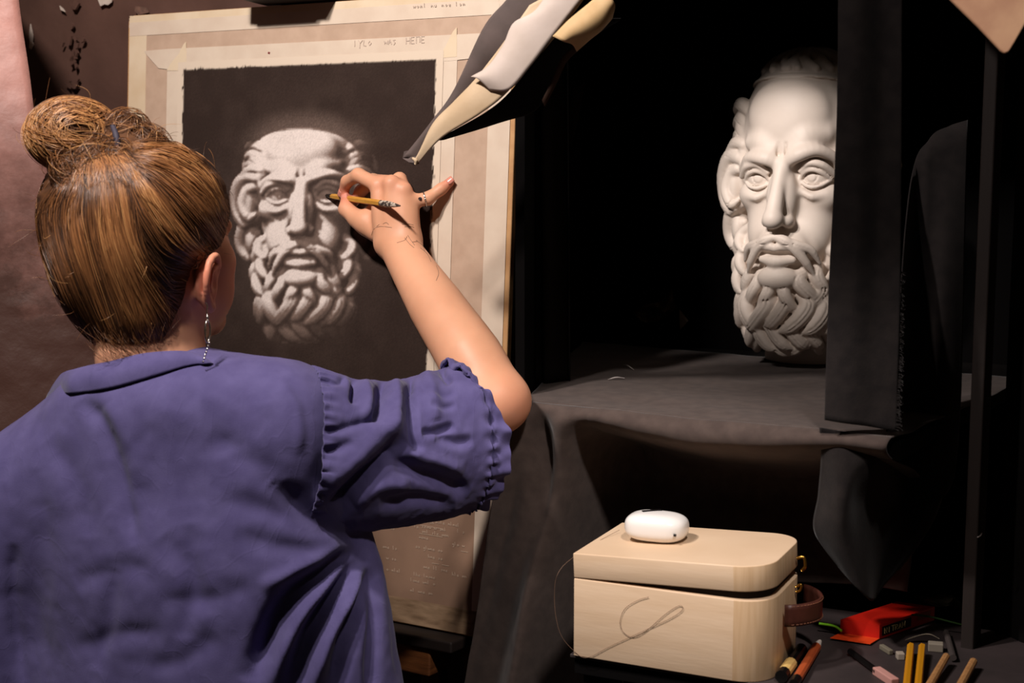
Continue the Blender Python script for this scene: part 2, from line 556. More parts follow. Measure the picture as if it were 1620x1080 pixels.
def sculpt_bust(h=1.35):
    """face frame in units of about a millimetre: x to the viewer's right, y out of the face, z up, origin between the brows"""
    rs = random.Random(11)
    f = Field((-122, -205, -262), (122, 52, 152), h)
    CR, CRr = np.array([0, -92, 40.]), np.array([80, 95, 96.])
    f.ell(CR, CRr)
    f.ell((0, -62, -50), (66, 56, 92), 14)
    f.ell((0, -18, 62), (48, 22, 36), 14)
    for s in (-1, 1):
        f.ell((s * 46, -31, -40), (20, 20, 17), 14)
        f.ell((s * 66, -60, 10), (10, 30, 40), 12)
        f.ell((s * 30, -30, -88), (22, 22, 30), 14)
    f.ell((0, -30, -128), (36, 30, 32), 12)
    f.ell((0, -14, -100), (36, 28, 28), 12)
    # brows: the viewer's right one is raised
    f.tube([(-5, 0, -2), (-22, 5, 4), (-44, -6, 5), (-60, -26, -8)], [7, 8.5, 7.5, 6], 9)
    f.tube([(5, 0, -2), (22, 6, 8), (42, -2, 14), (58, -20, 5), (63, -32, -8)], [7, 8.5, 7.5, 6.5, 6], 9)
    f.tube([(-14, -2, 14), (-30, -6, 24), (-48, -18, 24)], [5, 6, 4], 16)
    f.tube([(12, -2, 16), (28, -4, 30), (48, -19, 34)], [5, 6, 4], 16)
    f.tube([(-5, 1.5, 8), (-4, 4, 22)], [2.0, 1.4], 3, op='sub')
    f.tube([(6, 1.5, 8), (5, 4, 22)], [2.0, 1.4], 3, op='sub')
    # eye sockets, eyeballs and lids
    for s, dz in ((-1, 0), (1, 2)):
        X = lambda x: s * x
        f.ell((X(34), 7, -16 + dz), (22, 17, 12), 6, op='sub')
        f.ell((X(22), 8, -18 + dz), (9, 12, 10), 6, op='sub')
        f.ell((X(35), -26, -20 + dz), (19.5, 18.5, 17), 2)
        f.tube([(X(19), -12, -24 + dz), (X(25), -6.5, -15 + dz), (X(35), -4.5, -10.5 + dz), (X(46), -8.5, -14 + dz), (X(55), -19, -23 + dz)], [1.8, 2.6, 3.0, 2.8, 2.2], 1.5)
        f.tube([(X(19), -12, -24 + dz), (X(27), -8, -29 + dz), (X(36), -7, -31.5 + dz), (X(46), -10, -29.5 + dz), (X(54), -18, -24 + dz)], [1.6, 2.2, 2.5, 2.2, 1.8], 1.5)
        f.tube([(X(21), -6, -12 + dz), (X(33), -2, -3 + dz), (X(48), -6, -5 + dz), (X(60), -21, -17 + dz)], [3, 4.0, 4.5, 4], 3.0)
        f.tube([(X(23), -8, -37 + dz), (X(36), -8.5, -43 + dz), (X(50), -16, -40 + dz)], [3, 4.5, 3], 6)
        # carved iris line
        t = np.linspace(0, 2 * np.pi, 14)
        ring = np.stack([X(34) + 7.0 * np.cos(t), -8.6 + 0 * t - 0.9 * np.abs(np.cos(t)), -19.5 + dz + 6.6 * np.sin(t)], -1)
        f.tube(ring, [0.75, 0.75], 0.8, n=28, op='sub')
    # nose
    f.ell((0, -2, -42), (19, 16, 36), 9)
    f.tube([(0, -1, -3), (0, 9, -22), (0, 19, -46), (0, 26, -64)], [8.5, 7.5, 9.5, 11], 5)
    f.ell((0, 27, -69), (12.5, 12, 10.5), 5)
    for s in (-1, 1):
        f.ell((s * 13, 10, -71), (7, 11, 7.5), 7)
        f.ell((s * 7.5, 17, -82), (4.5, 7, 4.5), 2, op='sub')
        f.tube([(s * 23, 6, -64), (s * 25, 4, -74), (s * 20, 4, -82)], [1.5, 1.8, 1.4], 3, op='sub')
        f.tube([(s * 24, 6, -74), (s * 36, -2, -92), (s * 44, -10, -110)], [1.5, 2.6, 2], 6, op='sub')
    # mouth
    f.tube([(-22, 9, -104), (-7, 17, -101), (0, 17, -103), (7, 17, -101), (22, 9, -104)], [4, 5.5, 5, 5.5, 4], 3)
    f.tube([(-27, 5, -111), (-10, 17, -109), (0, 18.5, -110.5), (10, 17, -109), (27, 5, -111)], [1.8, 2.6, 2.8, 2.6, 1.8], 2, op='sub')
    f.tube([(-19, 8, -117), (0, 15, -119), (19, 8, -117)], [5, 7.5, 5], 3)
    f.ell((0, 7, -129), (17, 8, 5), 5, op='sub')
    f.ell((0, 4, -140), (26, 18, 16), 7)

    def lock(pts, r0, k=2.0, grooves=1):
        """a carved lock: body, then furrows cut along it"""
        p = spline(pts, 15)
        rr = np.interp(np.linspace(0, 1, 15), [0, .25, .7, 1], [r0 * .8, r0, r0 * .85, r0 * .34])
        f.tube(p, rr, k, n=15)
        t = np.gradient(p, axis=0); t /= np.linalg.norm(t, axis=1)[:, None]
        out = p - np.array([0, -70, -60.]); out[:, 2] *= .15
        out -= (out * t).sum(1)[:, None] * t
        out /= np.linalg.norm(out, axis=1)[:, None]
        sid = np.cross(t, out)
        for g in range(grooves):
            o = (g + 1) / (grooves + 1) * 2 - 1
            q = p + (out * math.sqrt(max(1 - o * o * .45, .1)) + sid * o * .67) * rr[:, None] * 1.02
            f.tube(q[1:-1], [.5, .14 * r0, .14 * r0, .3], .8, n=13, op='sub')

    # moustache
    for s in (-1, 1):
        for a, z0, dz, r0 in ((0, -90, 0, 6.5), (1, -96, -6, 6.2), (2, -94, 5, 6.0)):
            lock([(s * (3 + a * 5), 18 - a * 1.5, z0), (s * (15 + a * 6), 18 - a * 3, z0 - 5), (s * (28 + a * 6), 9 - a * 3, z0 - 16 + dz), (s * (36 + a * 6), 1 - a * 4, z0 - 32 + dz)], r0, 1.6, 1)
    # beard: masses first, then rows of locks
    for s in (-1, 1):
        f.ell((s * 54, -56, -112), (17, 26, 34), 8)
    f.ell((0, -50, -152), (58, 46, 44), 8)
    f.ell((0, -52, -192), (46, 42, 42), 8)
    f.cap((0, -86, -120), (0, -112, -262), 52, 56, 10)

    def beard(phi, R, z, L, bend, r0, out=0.0, gro=1):
        a = math.radians(phi)
        pos = lambda ang, rad, zz: (rad * 1.12 * math.sin(ang), -52 + rad * math.cos(ang), zz)
        b = math.radians(bend)
        lock([pos(a, R - 5, z), pos(a + b * .45, R + 5 + out * .3, z - L * .3), pos(a + b * .1, R + 8 + out * .6, z - L * .62), pos(a - b * .45, R + 5 + out, z - L * .9), pos(a - b * .9, R + 3 + out, z - L)], r0, 2.0, gro)

    for phi, R, z, L, b, r0 in ((-74, 56, -80, 30, -12, 7), (74, 56, -80, 30, 12, 7), (-76, 57, -124, 38, -14, 9), (76, 57, -124, 38, 14, 9), (-82, 58, -88, 34, 10, 7), (-66, 54, -104, 34, -12, 8), (-88, 60, -112, 36, 12, 8), (-50, 50, -126, 38, 14, 8.5),
                               (84, 58, -88, 34, -10, 7), (66, 54, -104, 36, 12, 8), (90, 60, -112, 36, -12, 8), (50, 50, -124, 40, -16, 9.5),
                               (32, 52, -130, 38, -22, 10), (40, 50, -142, 36, 20, 9), (-32, 52, -134, 38, 16, 8.5), (-12, 55, -142, 34, 10, 8.5), (12, 55, -144, 34, -10, 8.5)):
        beard(phi, R, z, L, b, r0, 0, 1 + (r0 > 8))
    for i, phi in enumerate((-84, -62, -40, -20, 2, 24, 46, 68, 88)):
        beard(phi, 50, -150 - rs.uniform(0, 8), 50, rs.choice((-18, 18, 22)), 10.5 + rs.uniform(-1, 1.5), 3, 2)
    for i, phi in enumerate((-70, -46, -24, -3, 20, 42, 64)):
        beard(phi, 42, -176 - rs.uniform(0, 8), 46, rs.choice((-20, 20)), 9.5 + rs.uniform(-1, 1), 3, 2)
    for i, phi in enumerate((-52, -28, -8, 10, 30, 52)):
        beard(phi, 35, -197 - rs.uniform(0, 5), 34, rs.choice((-22, 22)), 8.0, 1, 1)
    # hair at the sides: waves at the temple, one great looped lock over the ear, a rolled end
    for s in (-1, 1):
        X = lambda x: s * x
        f.ell((X(70), -85, -10), (18, 36, 62), 8)
        f.ell((X(82), -66, -28), (13, 24, 40), 6)
        f.ell((X(80), -72, -84), (12, 20, 24), 5)
        f.ell((X(72), -62, 40), (13, 24, 34), 6)
        for z0 in (66, 48, 30):
            lock([(X(62), -42, z0 - 2), (X(74), -50, z0 + 6), (X(84), -64, z0 + 2), (X(90), -78, z0 - 10)], 9.5, 1.8, 2)
        lock([(X(64), -34, 22), (X(77), -42, 24), (X(90), -56, 12), (X(92), -62, -8), (X(80), -50, -14)], 8.5, 1.6, 2)
        lock([(X(70), -40, 6), (X(86), -52, 8), (X(101), -66, -12), (X(102), -70, -40), (X(92), -60, -60), (X(80), -48, -58)], 12.5, 1.6, 3)
        lock([(X(74), -42, -8), (X(86), -50, -14), (X(93), -50, -34), (X(84), -44, -52), (X(74), -42, -48)], 9, 1.6, 2)
        lock([(X(74), -54, -50), (X(92), -68, -66), (X(98), -78, -90), (X(88), -74, -108), (X(74), -62, -104)], 11, 1.6, 2)
        lock([(X(72), -60, -76), (X(82), -66, -90), (X(78), -64, -102), (X(70), -58, -96)], 7, 1.6, 1)
        for j in range(5):
            lock([(X(78), -90 - j * 14, 60 - j * 8), (X(90), -96 - j * 14, 30 - j * 8), (X(86), -100 - j * 14, -10), (X(92), -104 - j * 12, -50), (X(84), -108 - j * 10, -84)], 10, 2, 1)
    # fillet round the head and the hair above it

    def band(zc, half, infl):
        def fn(x, y, z):
            q = [(x - CR[0]) / (CRr[0] + infl), (y - CR[1]) / (CRr[1] + infl), (z - CR[2]) / (CRr[2] + infl)]
            k0 = np.sqrt(q[0] ** 2 + q[1] ** 2 + q[2] ** 2)
            e = (k0 - 1) * 88
            pl = np.abs((z - zc) + 0.16 * -(y + 20)) - half
            return np.maximum(e, pl)
        return fn
    f.custom(band(117, 11, 2.6), (-110, -205, 30), (110, 40, 150), 2.0)
    f.custom(band(104, 2.2, 4.4), (-110, -205, 30), (110, 40, 150), 2.0)
    for i in range(30):
        a = 2 * math.pi * i / 30 + rs.uniform(-.06, .06)
        p = []
        for t, zz in ((0, 1.0), (.35, .97), (.7, .86), (1, .74)):
            rr = math.sqrt(max(1 - zz * zz, 0)) * 1.02
            aa = a + .22 * math.sin(t * 5 + i)
            p.append((CR[0] + 82 * rr * math.sin(aa), CR[1] + 97 * rr * math.cos(aa), CR[2] + 98 * zz))
        f.tube(p, [4, 6, 6.5, 5], 1.5, n=10)
    V, F = f.mesh()
    V = laplace(V, F, 1, 0.4)
    V[:, 2] = np.maximum(V[:, 2], -252.0)
    return V, F


BV, BF = sculpt_bust()
BN = vnormals(BV, BF)


def bust_picture(yaw_deg, step=1.6):
    """tone of the head as a draughtsman would see it: returns lookup grid in face units"""
    a = math.radians(yaw_deg)
    ca, sa = math.cos(a), math.sin(a)
    x = BV[:, 0] * ca - BV[:, 1] * sa
    dpt = BV[:, 1] * ca + BV[:, 0] * sa
    z = BV[:, 2]
    x0, z0 = -150.0, -270.0
    nx, nz = int(300 / step), int(440 / step)
    ix = np.clip(((x - x0) / step).astype(int), 0, nx - 1)
    iz = np.clip(((z - z0) / step).astype(int), 0, nz - 1)
    key = ix * nz + iz
    zb = np.full(nx * nz, -1e9)
    np.maximum.at(zb, key, dpt)
    N = BN.copy()
    Nx = N[:, 0] * ca - N[:, 1] * sa
    Ny = N[:, 1] * ca + N[:, 0] * sa
    Nz = N[:, 2]
    L = np.array([-.40, .50, .76]); L /= np.linalg.norm(L)
    lam = np.clip(Nx * L[0] + Ny * L[1] + Nz * L[2], 0, 1)
    # cast shadows by a second depth buffer along the light
    e1 = np.cross(L, [0, 0, 1.]); e1 /= np.linalg.norm(e1); e2 = np.cross(e1, L)
    Q = np.stack([x, dpt, z], -1)
    s1, s2, s3 = Q @ e1, Q @ e2, Q @ L
    st = 2.2
    k2 = ((s1 + 300) / st).astype(int) * 400 + ((s2 + 400) / st).astype(int)
    sb = np.full(400 * 400, -1e9); np.maximum.at(sb, k2, s3)
    lit = np.clip(1 - (sb[k2] - s3 - 5) / 4, 0, 1)
    tone = lam * (.25 + .75 * lit) + .10 * np.clip(Ny, 0, 1)
    neck = (BV[:, 2] < -120) & (BV[:, 1] < -78) | (BV[:, 2] < -232)
    front = (dpt > zb[key] - 2.5) & ~neck
    num = np.bincount(key[front], minlength=nx * nz).astype(float)
    val = np.bincount(key[front], tone[front], nx * nz)

    def blur(a, n=1):
        a = a.reshape(nx, nz)
        for _ in range(n):
            b = np.pad(a, 1, mode='edge')
            a = (b[:-2, 1:-1] + b[2:, 1:-1] + b[1:-1, :-2] + b[1:-1, 2:] + 2 * a) / 6
        return a
    cov = (num > 0).astype(float)
    v = np.where(num > 0, val / np.maximum(num, 1), 0)
    c1 = blur(cov, 1); v1 = blur(v * cov, 1) / np.maximum(c1, 1e-6)
    zz = np.where(num > 0, zb, -150.0)
    cav = blur(zz, 10) - blur(zz, 1)
    v1 = v1 * np.clip(1.08 - np.clip(cav, 0, 14) / 11, .08, 1.1)
    return x0, z0, step, v1, np.clip(c1 * 1.6, 0, 1)


def place_bust():
    sc = 1.18e-3
    G = P(1237, 284, 2.03)
    ray = G - CAM; ray[2] = 0; ray /= np.linalg.norm(ray)
    tv = -ray
    rt = np.array([ray[1], -ray[0], 0])
    psi = math.radians(21)
    Yx = math.cos(psi) * tv - math.sin(psi) * rt
    Xx = math.cos(psi) * rt + math.sin(psi) * tv
    W = G + sc * (BV[:, :1] * Xx + BV[:, 1:2] * Yx + BV[:, 2:3] * ZV)
    return W, G


BW, BG = place_bust()
BUST_FOOT = BW[:, 2].min()
# ------------------------------------------------------------------ drawing board, taped sheet and charcoal drawing
m_board = mat('board_hardboard', rgb(196, 152, 104), 0.6, rgb(176, 130, 86), 30, 6, bump=0.2, bscale=80)
m_sheet = mat('toned_paper', rgb(190, 162, 140), 0.8, rgb(180, 152, 130), 40, 6, bump=0.12, bscale=300, bdist=0.0005)
m_tape = mat('masking_tape_pale', rgb(214, 196, 176), 0.6, rgb(206, 186, 166), 25, 5, bump=0.12, bscale=200, bdist=0.0005)
m_tape2 = mat('masking_tape_cream', rgb(218, 198, 170), 0.6, rgb(208, 184, 152), 18, 5, bump=0.12, bscale=200, bdist=0.0005)
m_dark_paper = mat('brown_grey_paper', rgb(152, 120, 98), 0.8, rgb(138, 108, 88), 12, 5, bump=0.12, bscale=260, bdist=0.0005)
m_pencil_mark = mat('graphite_mark', rgb(192, 172, 156), 0.8)
m_white_mark = mat('white_chalk_mark', rgb(184, 158, 136), 0.9)
BS0, BS1, BT0, BT1 = -0.364, 0.336, -0.568, 0.302
board = empty('drawing_board', bw(0, BT0, -0.006), 'large tan drawing board with rounded corners on the easel', 'drawing board')


def rounded(s0, s1, t0, t1, r, k=6):
    out = []
    for cx, cy, a0 in ((s1 - r, t1 - r, 0), (s0 + r, t1 - r, 90), (s0 + r, t0 + r, 180), (s1 - r, t0 + r, 270)):
        for i in range(k + 1):
            a = math.radians(a0 + 90 * i / k)
            out.append((cx + r * math.cos(a), cy + r * math.sin(a)))
    return out


def plate(name, st, off, thick, m, parent, bevel=0):
    V = [bw(s, t, off) for s, t in st] + [bw(s, t, off - thick) for s, t in st]
    n = len(st)
    F = [tuple(range(n)), tuple(reversed(range(n, 2 * n)))] + [(i, i + n, (i + 1) % n + n, (i + 1) % n) for i in range(n)]
    o = mesh_obj(name, V, F, m, parent)
    if bevel:
        b = o.modifiers.new('bevel', 'BEVEL'); b.width = bevel; b.segments = 2; b.limit_method = 'ANGLE'
    return o


plate('panel', rounded(BS0, BS1, BT0, BT1, 0.012), 0.0, 0.012, m_board, board, 0.0015)
sheet = empty('charcoal_drawing', bw(0, BT0, 0.001), 'charcoal drawing of a bearded sculpted head taped to the board', 'drawing')
S = lambda px, py: bp(px, py)[0]
T = lambda px, py: bp(px, py)[1]
sL, sR = S(228, 300), S(772, 330)
tTop = T(300, 50)
plate('paper', [(sL - .012, -.30), (sR + .012, -.30), (sR + .012, tTop + .01), (sL - .012, tTop + .01)], 0.0006, 0.0005, m_sheet, sheet)
plate('lower_paper', [(BS0 + .03, T(625, 943)), (S(762, 850), T(625, 943)), (S(762, 850), -.295), (BS0 + .03, -.295)], 0.0007, 0.0005, m_dark_paper, sheet)


def torn(s0, t0, s1, t1, vertical, seed, amp=0.0015):
    """outline of a tape strip with slightly ragged ends"""
    r = random.Random(seed)
    if vertical:
        a = [(s0 + (s1 - s0) * i / 6, t0 + r.uniform(-amp, amp)) for i in range(7)]
        b = [(s1 + (s0 - s1) * i / 6, t1 + r.uniform(-amp, amp)) for i in range(7)]
    else:
        a = [(s1 + r.uniform(-amp, amp), t0 + (t1 - t0) * i / 6) for i in range(7)]
        b = [(s0 + r.uniform(-amp, amp), t1 + (t0 - t1) * i / 6) for i in range(7)]
    return a + b


tape = lambda st, off, m=m_tape: plate('tape', st, off, 0.0003, m, sheet)
tape(torn(BS0 + .004, -.5, S(230, 200), BT1 - .004, True, 1), 0.0011, m_tape2)
tape(torn(S(769, 300), -.56, BS1 - .007, BT1 - .004, True, 2), 0.0011)
tape(torn(BS0 + .004, T(300, 52), S(790, 30), T(300, 30), False, 3), 0.0014)
tape(torn(BS0 + .004, T(300, 33), S(790, 30), BT1 - .001, False, 13), 0.0012, m_tape2)
tape(torn(BS0 + .02, -.566, BS1 - .004, T(625, 943), False, 4), 0.0011, mat('stained_board', rgb(170, 140, 110), .7, rgb(120, 94, 70), 22, 6, stretch=(1, 1, 4)))
dS0, dS1, dT1 = S(291, 200), S(688, 200), T(291, 111)
dT0 = T(370, 588)
iS0, iS1, iT1 = S(264, 200), S(719, 260), T(300, 77)
tape(torn(iS0, dT0 - .01, dS0 + .004, dT1 + .005, True, 5), 0.0016)
tape(torn(dS1 - .004, dT0 - .01, iS1, dT1 + .01, True, 6), 0.0016)
tape([(S(230, 80), T(230, 83)), (S(252, 108), T(252, 108)), (dS0 - .02, T(262, 112)), (dS0, dT1 - .003), (dS1 + .02, dT1 - .003), (S(745, 85), dT1 - .001), (S(762, 60), iT1), (iS0, iT1 + .001), (S(230, 78), iT1)], 0.0019)
tape([bp(296, 112), bp(296, 66), bp(292, 70), bp(284, 86), bp(272, 100), bp(265, 112)], 0.0022, m_tape2)
tape([bp(700, 92), bp(724, 90), bp(724, 43), bp(718, 50), bp(708, 70), bp(698, 88)], 0.0022, m_tape2)
tape(torn(dS0 - .03, dT0 - .022, dS1 + .03, dT0, False, 8), 0.0016, mat('olive_tape', rgb(150, 132, 84), 0.7))

# the charcoal field: tone computed per point of a fine sheet
x0, z0, stp, pic, cov = bust_picture(8.0)
ds, dt = 0.00155, 0.00155
mg = 0.012
nS = int((dS1 - dS0 + 2 * mg) / ds); nT = int((dT1 - dT0 + mg) / dt)
gs = np.linspace(dS0 - mg, dS1 + mg, nS); gt = np.linspace(dT0, dT1 + mg, nT)
GS, GT = np.meshgrid(gs, gt, indexing='ij')
W = B0 + GS[..., None] * U + GT[..., None] * BVV + 0.0025 * BNR
px = proj(W.reshape(-1, 3)); PX, PY = px[:, 0].reshape(nS, nT), px[:, 1].reshape(nS, nT)
fu = (PX - 478) / 1.10
fv = np.where(PY > 286, (286 - PY) / 1.10, (286 - PY) / 0.80)
ii = np.clip((fu - x0) / stp, 0, pic.shape[0] - 1.01); jj = np.clip((fv - z0) / stp, 0, pic.shape[1] - 1.01)


def bil(a):
    i, j = ii.astype(int), jj.astype(int); f, g = ii - i, jj - j
    return a[i, j] * (1 - f) * (1 - g) + a[i + 1, j] * f * (1 - g) + a[i, j + 1] * (1 - f) * g + a[i + 1, j + 1] * f * g


tone = bil(pic); cv = bil(cov)
sm = lambda a, b, x: np.clip((x - a) / (b - a), 0, 1) ** 2 * (3 - 2 * np.clip((x - a) / (b - a), 0, 1))
P3 = np.stack([GS.ravel() * 900, GT.ravel() * 900, 0 * GS.ravel()], -1)
grain = vnoise(P3, 3).reshape(nS, nT)
soft = vnoise(P3 * 0.05, 4).reshape(nS, nT)
fade = 1 - 0.5 * sm(215, 196, PY)
fade *= 1 - 0.68 * sm(440, 530, PY)
fade *= 1 - 0.35 * sm(40, 118, np.abs(fu)) 
fade *= np.where(PY < 278, 1 - 0.35 * sm(70, 100, np.abs(fu)), 1)
wdt = np.clip(tone * 1.12 - .06, 0, 1) ** 0.9
k = np.clip(wdt * fade * 1.30, 0, 1) * cv
up_ = sm(100, 108, fv)
k = k * (1 - up_)
rd = np.hypot((PX - 482) / 118, (PY - 243) / 76)
k = k * np.where(PY < 250, 1 - sm(.96, 1.06, np.hypot((PX - 478) / 96, (PY - 268) / 66)) * sm(262, 236, PY) * (1 - .45 * sm(66, 84, np.abs(fu))), 1)
dome = .21 * (1 - sm(.55, 1.05, rd)) * sm(262, 205, PY) * (1 + .25 * grain)
rb_ = np.hypot((PX - 478) / 96, (PY - 268) / 66)
line = .30 * np.exp(-((rb_ - 1) / .022) ** 2) * sm(262, 225, PY)
k = np.clip(np.maximum(k, dome) + line * .6, 0, 1)
halo = np.exp(-(((PX - 480) / 140) ** 2 + ((PY - 360) / 190) ** 2) ** 2) * 0.06
k = np.clip(k + halo * (1 - k) + 0.03 * grain * (0.3 + k) + 0.012 * soft, 0, 1)
c_dark = np.array(rgb(49, 37, 32)[:3]); c_mid = np.array(rgb(124, 104, 94)[:3]); c_light = np.array(rgb(226, 212, 204)[:3])
kk = k[..., None]
colr = np.where(kk < .5, c_dark + (c_mid - c_dark) * (kk / .5), c_mid + (c_light - c_mid) * ((kk - .5) / .5))
colr = colr * (1 + 0.10 * grain + 0.05 * soft)[..., None]
# worn edge where the charcoal was dragged past the tape line
rag = 0.0022 * vnoise(P3 * 0.10, 9).reshape(nS, nT) + 0.0035 * np.clip(vnoise(np.stack([GS.ravel() * 700, GT.ravel() * 160, 0 * GS.ravel()], -1), 12).reshape(nS, nT), 0, 1)
inside = np.minimum(np.minimum(GS - dS0, dS1 - GS) + np.maximum(rag, 0), (dT1 - GT) + 0.25 * np.maximum(rag, 0) + 0.9 * np.maximum(rag, 0) * (np.exp(-((PX - 308) / 16) ** 2) + np.exp(-((PX - 385) / 26) ** 2)))
al = np.clip(inside / 0.0022 + 0.5, 0, 1)[..., None]
tapec = np.array(rgb(214, 196, 176)[:3])
colr = tapec * (1 - al) + colr * al
m_char = mat('charcoal', (1, 1, 1, 1), 0.85, spec=0.15, attr='tone', bump=0.1, bscale=400, bdist=0.0004)
ch = mesh_obj('charcoal_field', W.reshape(-1, 3), grid_faces(nS, nT), m_char, sheet, True)
at = ch.data.color_attributes.new('tone', 'FLOAT_COLOR', 'POINT')
at.data.foreach_set('color', np.concatenate([np.clip(colr.reshape(-1, 3), 0, 1), np.ones((nS * nT, 1))], 1).astype(np.float32).ravel())
ch['label'] = 'dark charcoal rectangle with a pale bearded head'

# pencilled words in the margin: strokes
GLY = {
    'I': [[(0.2, 1), (0.2, 0)]], 'Y': [[(0, 1), (0.3, .5), (.7, 1)], [(.3, .5), (.2, -.35)]], 'L': [[(0.1, 1), (0.05, .1), (.5, 0)]],
    'O': [[(.3, .8), (.05, .45), (.25, .05), (.55, .4), (.3, .8)]], 'W': [[(0, .7), (.15, .1), (.35, .55), (.55, .1), (.75, .75)]],
    'A': [[(0, 0), (.3, .9), (.6, 0)], [(.1, .35), (.5, .35)]], 'S': [[(.5, .8), (.1, .7), (.5, .25), (.2, -.15)]],
    'H': [[(0, 1), (0, 0)], [(.6, 1), (.6, 0)], [(0, .5), (.6, .5)]], 'E': [[(.5, 1), (0, 1), (0, 0), (.5, 0)], [(0, .5), (.4, .5)]],
    'R': [[(0, 0), (0, 1), (.55, 1), (.55, 0.1)]], 'N': [[(0, 0), (0, .7), (.45, 0), (.45, .7)]], 'T': [[(0, 1), (.6, 1)], [(.3, 1), (.3, 0)]],
    'o': [[(.3, .5), (.1, .3), (.25, 0), (.5, .25), (.3, .5)]], 'n': [[(0, .5), (.1, 0), (.2, .45), (.4, .4), (.45, 0)]], 'l': [[(.1, 1), (.15, 0)]],
    'e': [[(.05, .25), (.45, .3), (.3, .5), (.05, .25), (.2, 0), (.5, .08)]], 'g': [[(.45, .5), (.1, .4), (.2, .1), (.45, .4), (.4, -.4), (.1, -.4)]],
    'u': [[(0, .5), (.05, .05), (.35, .05), (.4, .5), (.45, 0)]], 'w': [[(0, .5), (.12, 0), (.3, .4), (.45, 0), (.6, .5)]], 'h': [[(.05, 1), (.05, 0)], [(.05, .3), (.3, .5), (.4, 0)]],
    's': [[(.4, .5), (.1, .4), (.4, .15), (.05, 0)]], 'm': [[(0, 0), (.05, .5), (.25, .05), (.35, .5), (.5, .05), (.65, .5), (.7, 0)]], '-': [[(0, .3), (.6, .3)]],
}


def write(name, word, x, y, hgt, slope, m, wid=0.0011, adv=0.8, off=0.0026, parent=None, lane=1.0):
    V, F = [], []
    cx = 0.0
    for chh in word:
        if chh == ' ':
            cx += 0.8; continue
        for st in GLY.get(chh, GLY['o']):
            q = [bp(x + (cx + a * lane) * hgt, y - b * hgt + (cx + a) * hgt * slope) for a, b in st]
            for (a0, b0), (a1, b1) in zip(q[:-1], q[1:]):
                dx, dy = a1 - a0, b1 - b0
                l = math.hypot(dx, dy) + 1e-9
                ox, oy = -dy / l * wid / 2, dx / l * wid / 2
                i = len(V)
                V += [bw(a0 + ox, b0 + oy, off), bw(a0 - ox, b0 - oy, off), bw(a1 - ox, b1 - oy, off), bw(a1 + ox, b1 + oy, off)]
                F.append((i, i + 1, i + 2, i + 3))
        cx += adv
    return mesh_obj(name, V, F, m, parent)


write('handwriting', 'IYLO', 561, 74, 9.5, -.05, m_pencil_mark, parent=sheet)
write('handwriting', 'WAS', 609, 71, 8.5, -.05, m_pencil_mark, parent=sheet)
write('handwriting', 'HERE', 644, 70, 10, -.08, m_pencil_mark, parent=sheet)
write('handwriting', 'wonl nu nte lon', 655, 13, 7, -.05, m_pencil_mark, 0.0008, parent=sheet)
rn = random.Random(5)
lines = [(648, 822, 'to the oen'), (690, 827, 'mule nlnel'), (602, 834, 'wnl of'), (656, 834, 'le'), (668, 834, 'setw w onl'), (668, 842, 'onl sle mon'), (664, 851, 'mone'), (606, 866, 'one ls'),
         (658, 866, 'to glwne of'), (612, 884, 'w so'), (678, 882, 'hne se'), (684, 892, '--- ---'), (670, 898, 'one ll sne'), (612, 902, 'o nlel'), (655, 910, 'lhe lnone'), (650, 919, 'lone wnl t'), (724, 842, 'l s'), (716, 862, 'glo w'), (730, 873, '---'), (716, 910, 'hle mn'), (650, 935, 'nl wne on')]
for x, y, tx in lines:
    write('handwriting', tx, x, y, 6.0, .17, m_white_mark, 0.0009, adv=.62, parent=sheet, off=0.0012)
write('handwriting', '------', 665, 833, 10, .17, m_white_mark, 0.0009, adv=.62, parent=sheet, off=0.0012)
write('handwriting', '------', 664, 846, 10, .17, m_white_mark, 0.0009, adv=.62, parent=sheet, off=0.0012)
plate('red_speck', [bp(426, 82), bp(429, 83), bp(428, 86), bp(425, 85)], 0.0024, 0.0002, mat('red_speck', rgb(120, 50, 50), 0.7), sheet)

# easel
m_wood_dk = mat('easel_wood', rgb(120, 72, 38), 0.5, rgb(84, 48, 26), 9, 5, stretch=(2, 2, 14), bump=0.2, bscale=40)
m_wood_bk = mat('easel_wood_dark', rgb(40, 30, 26), 0.6, rgb(26, 20, 18), 14, 5)
easel = empty('easel', np.append(bw(0.0, BT0, -0.05)[:2], 0), 'wooden studio easel holding the drawing board', 'easel')
bxs = lambda name, s0, s1, n0, n1, t0, t1, m, par=easel, bev=0.003: box(name, bw((s0 + s1) / 2, (t0 + t1) / 2, (n0 + n1) / 2), U, BNR, BVV, (s1 - s0) / 2, (n1 - n0) / 2, (t1 - t0) / 2, m, par, bev)
bxs('mast', -0.075, -0.02, -0.05, -0.0135, -0.93, 0.46, m_wood_bk)
cl = bxs('top_clamp', S(413, 5), S(534, 5), -0.0135, 0.058, BT1 + 0.002, BT1 + 0.05, m_wood_bk)
bxs('clamp_lip', S(425, 5), S(520, 5), 0.004, 0.064, BT1 + 0.001, BT1 + 0.014, m_wood_bk, cl)
bxs('ledge', -0.30, S(736, 1010), -0.02, 0.035, BT0 - 0.018, BT0 - 0.002, m_wood_bk)
bxs('ledge_block', 0.10, S(698, 1020), -0.03, 0.028, BT0 - 0.058, BT0 - 0.0185, m_wood_dk)
for s0 in (S(655, 1060), S(727, 1060)):
    V = []
    for (t0, n0) in ((BT0 - 0.02, -0.055), (-1.5, 0.06)):
        pass
    top = bw(s0, BT0 - 0.02, -0.045); foot = np.array([top[0], top[1], 0]) - NW * 0.03 + U * (0.02 if s0 > .2 else -0.02)
    ax = (foot - top) / np.linalg.norm(foot - top)
    box('leg', (top + foot) / 2, U, NW, ax, 0.016, 0.012, np.linalg.norm(foot - top) / 2, m_wood_dk, easel, 0.002)
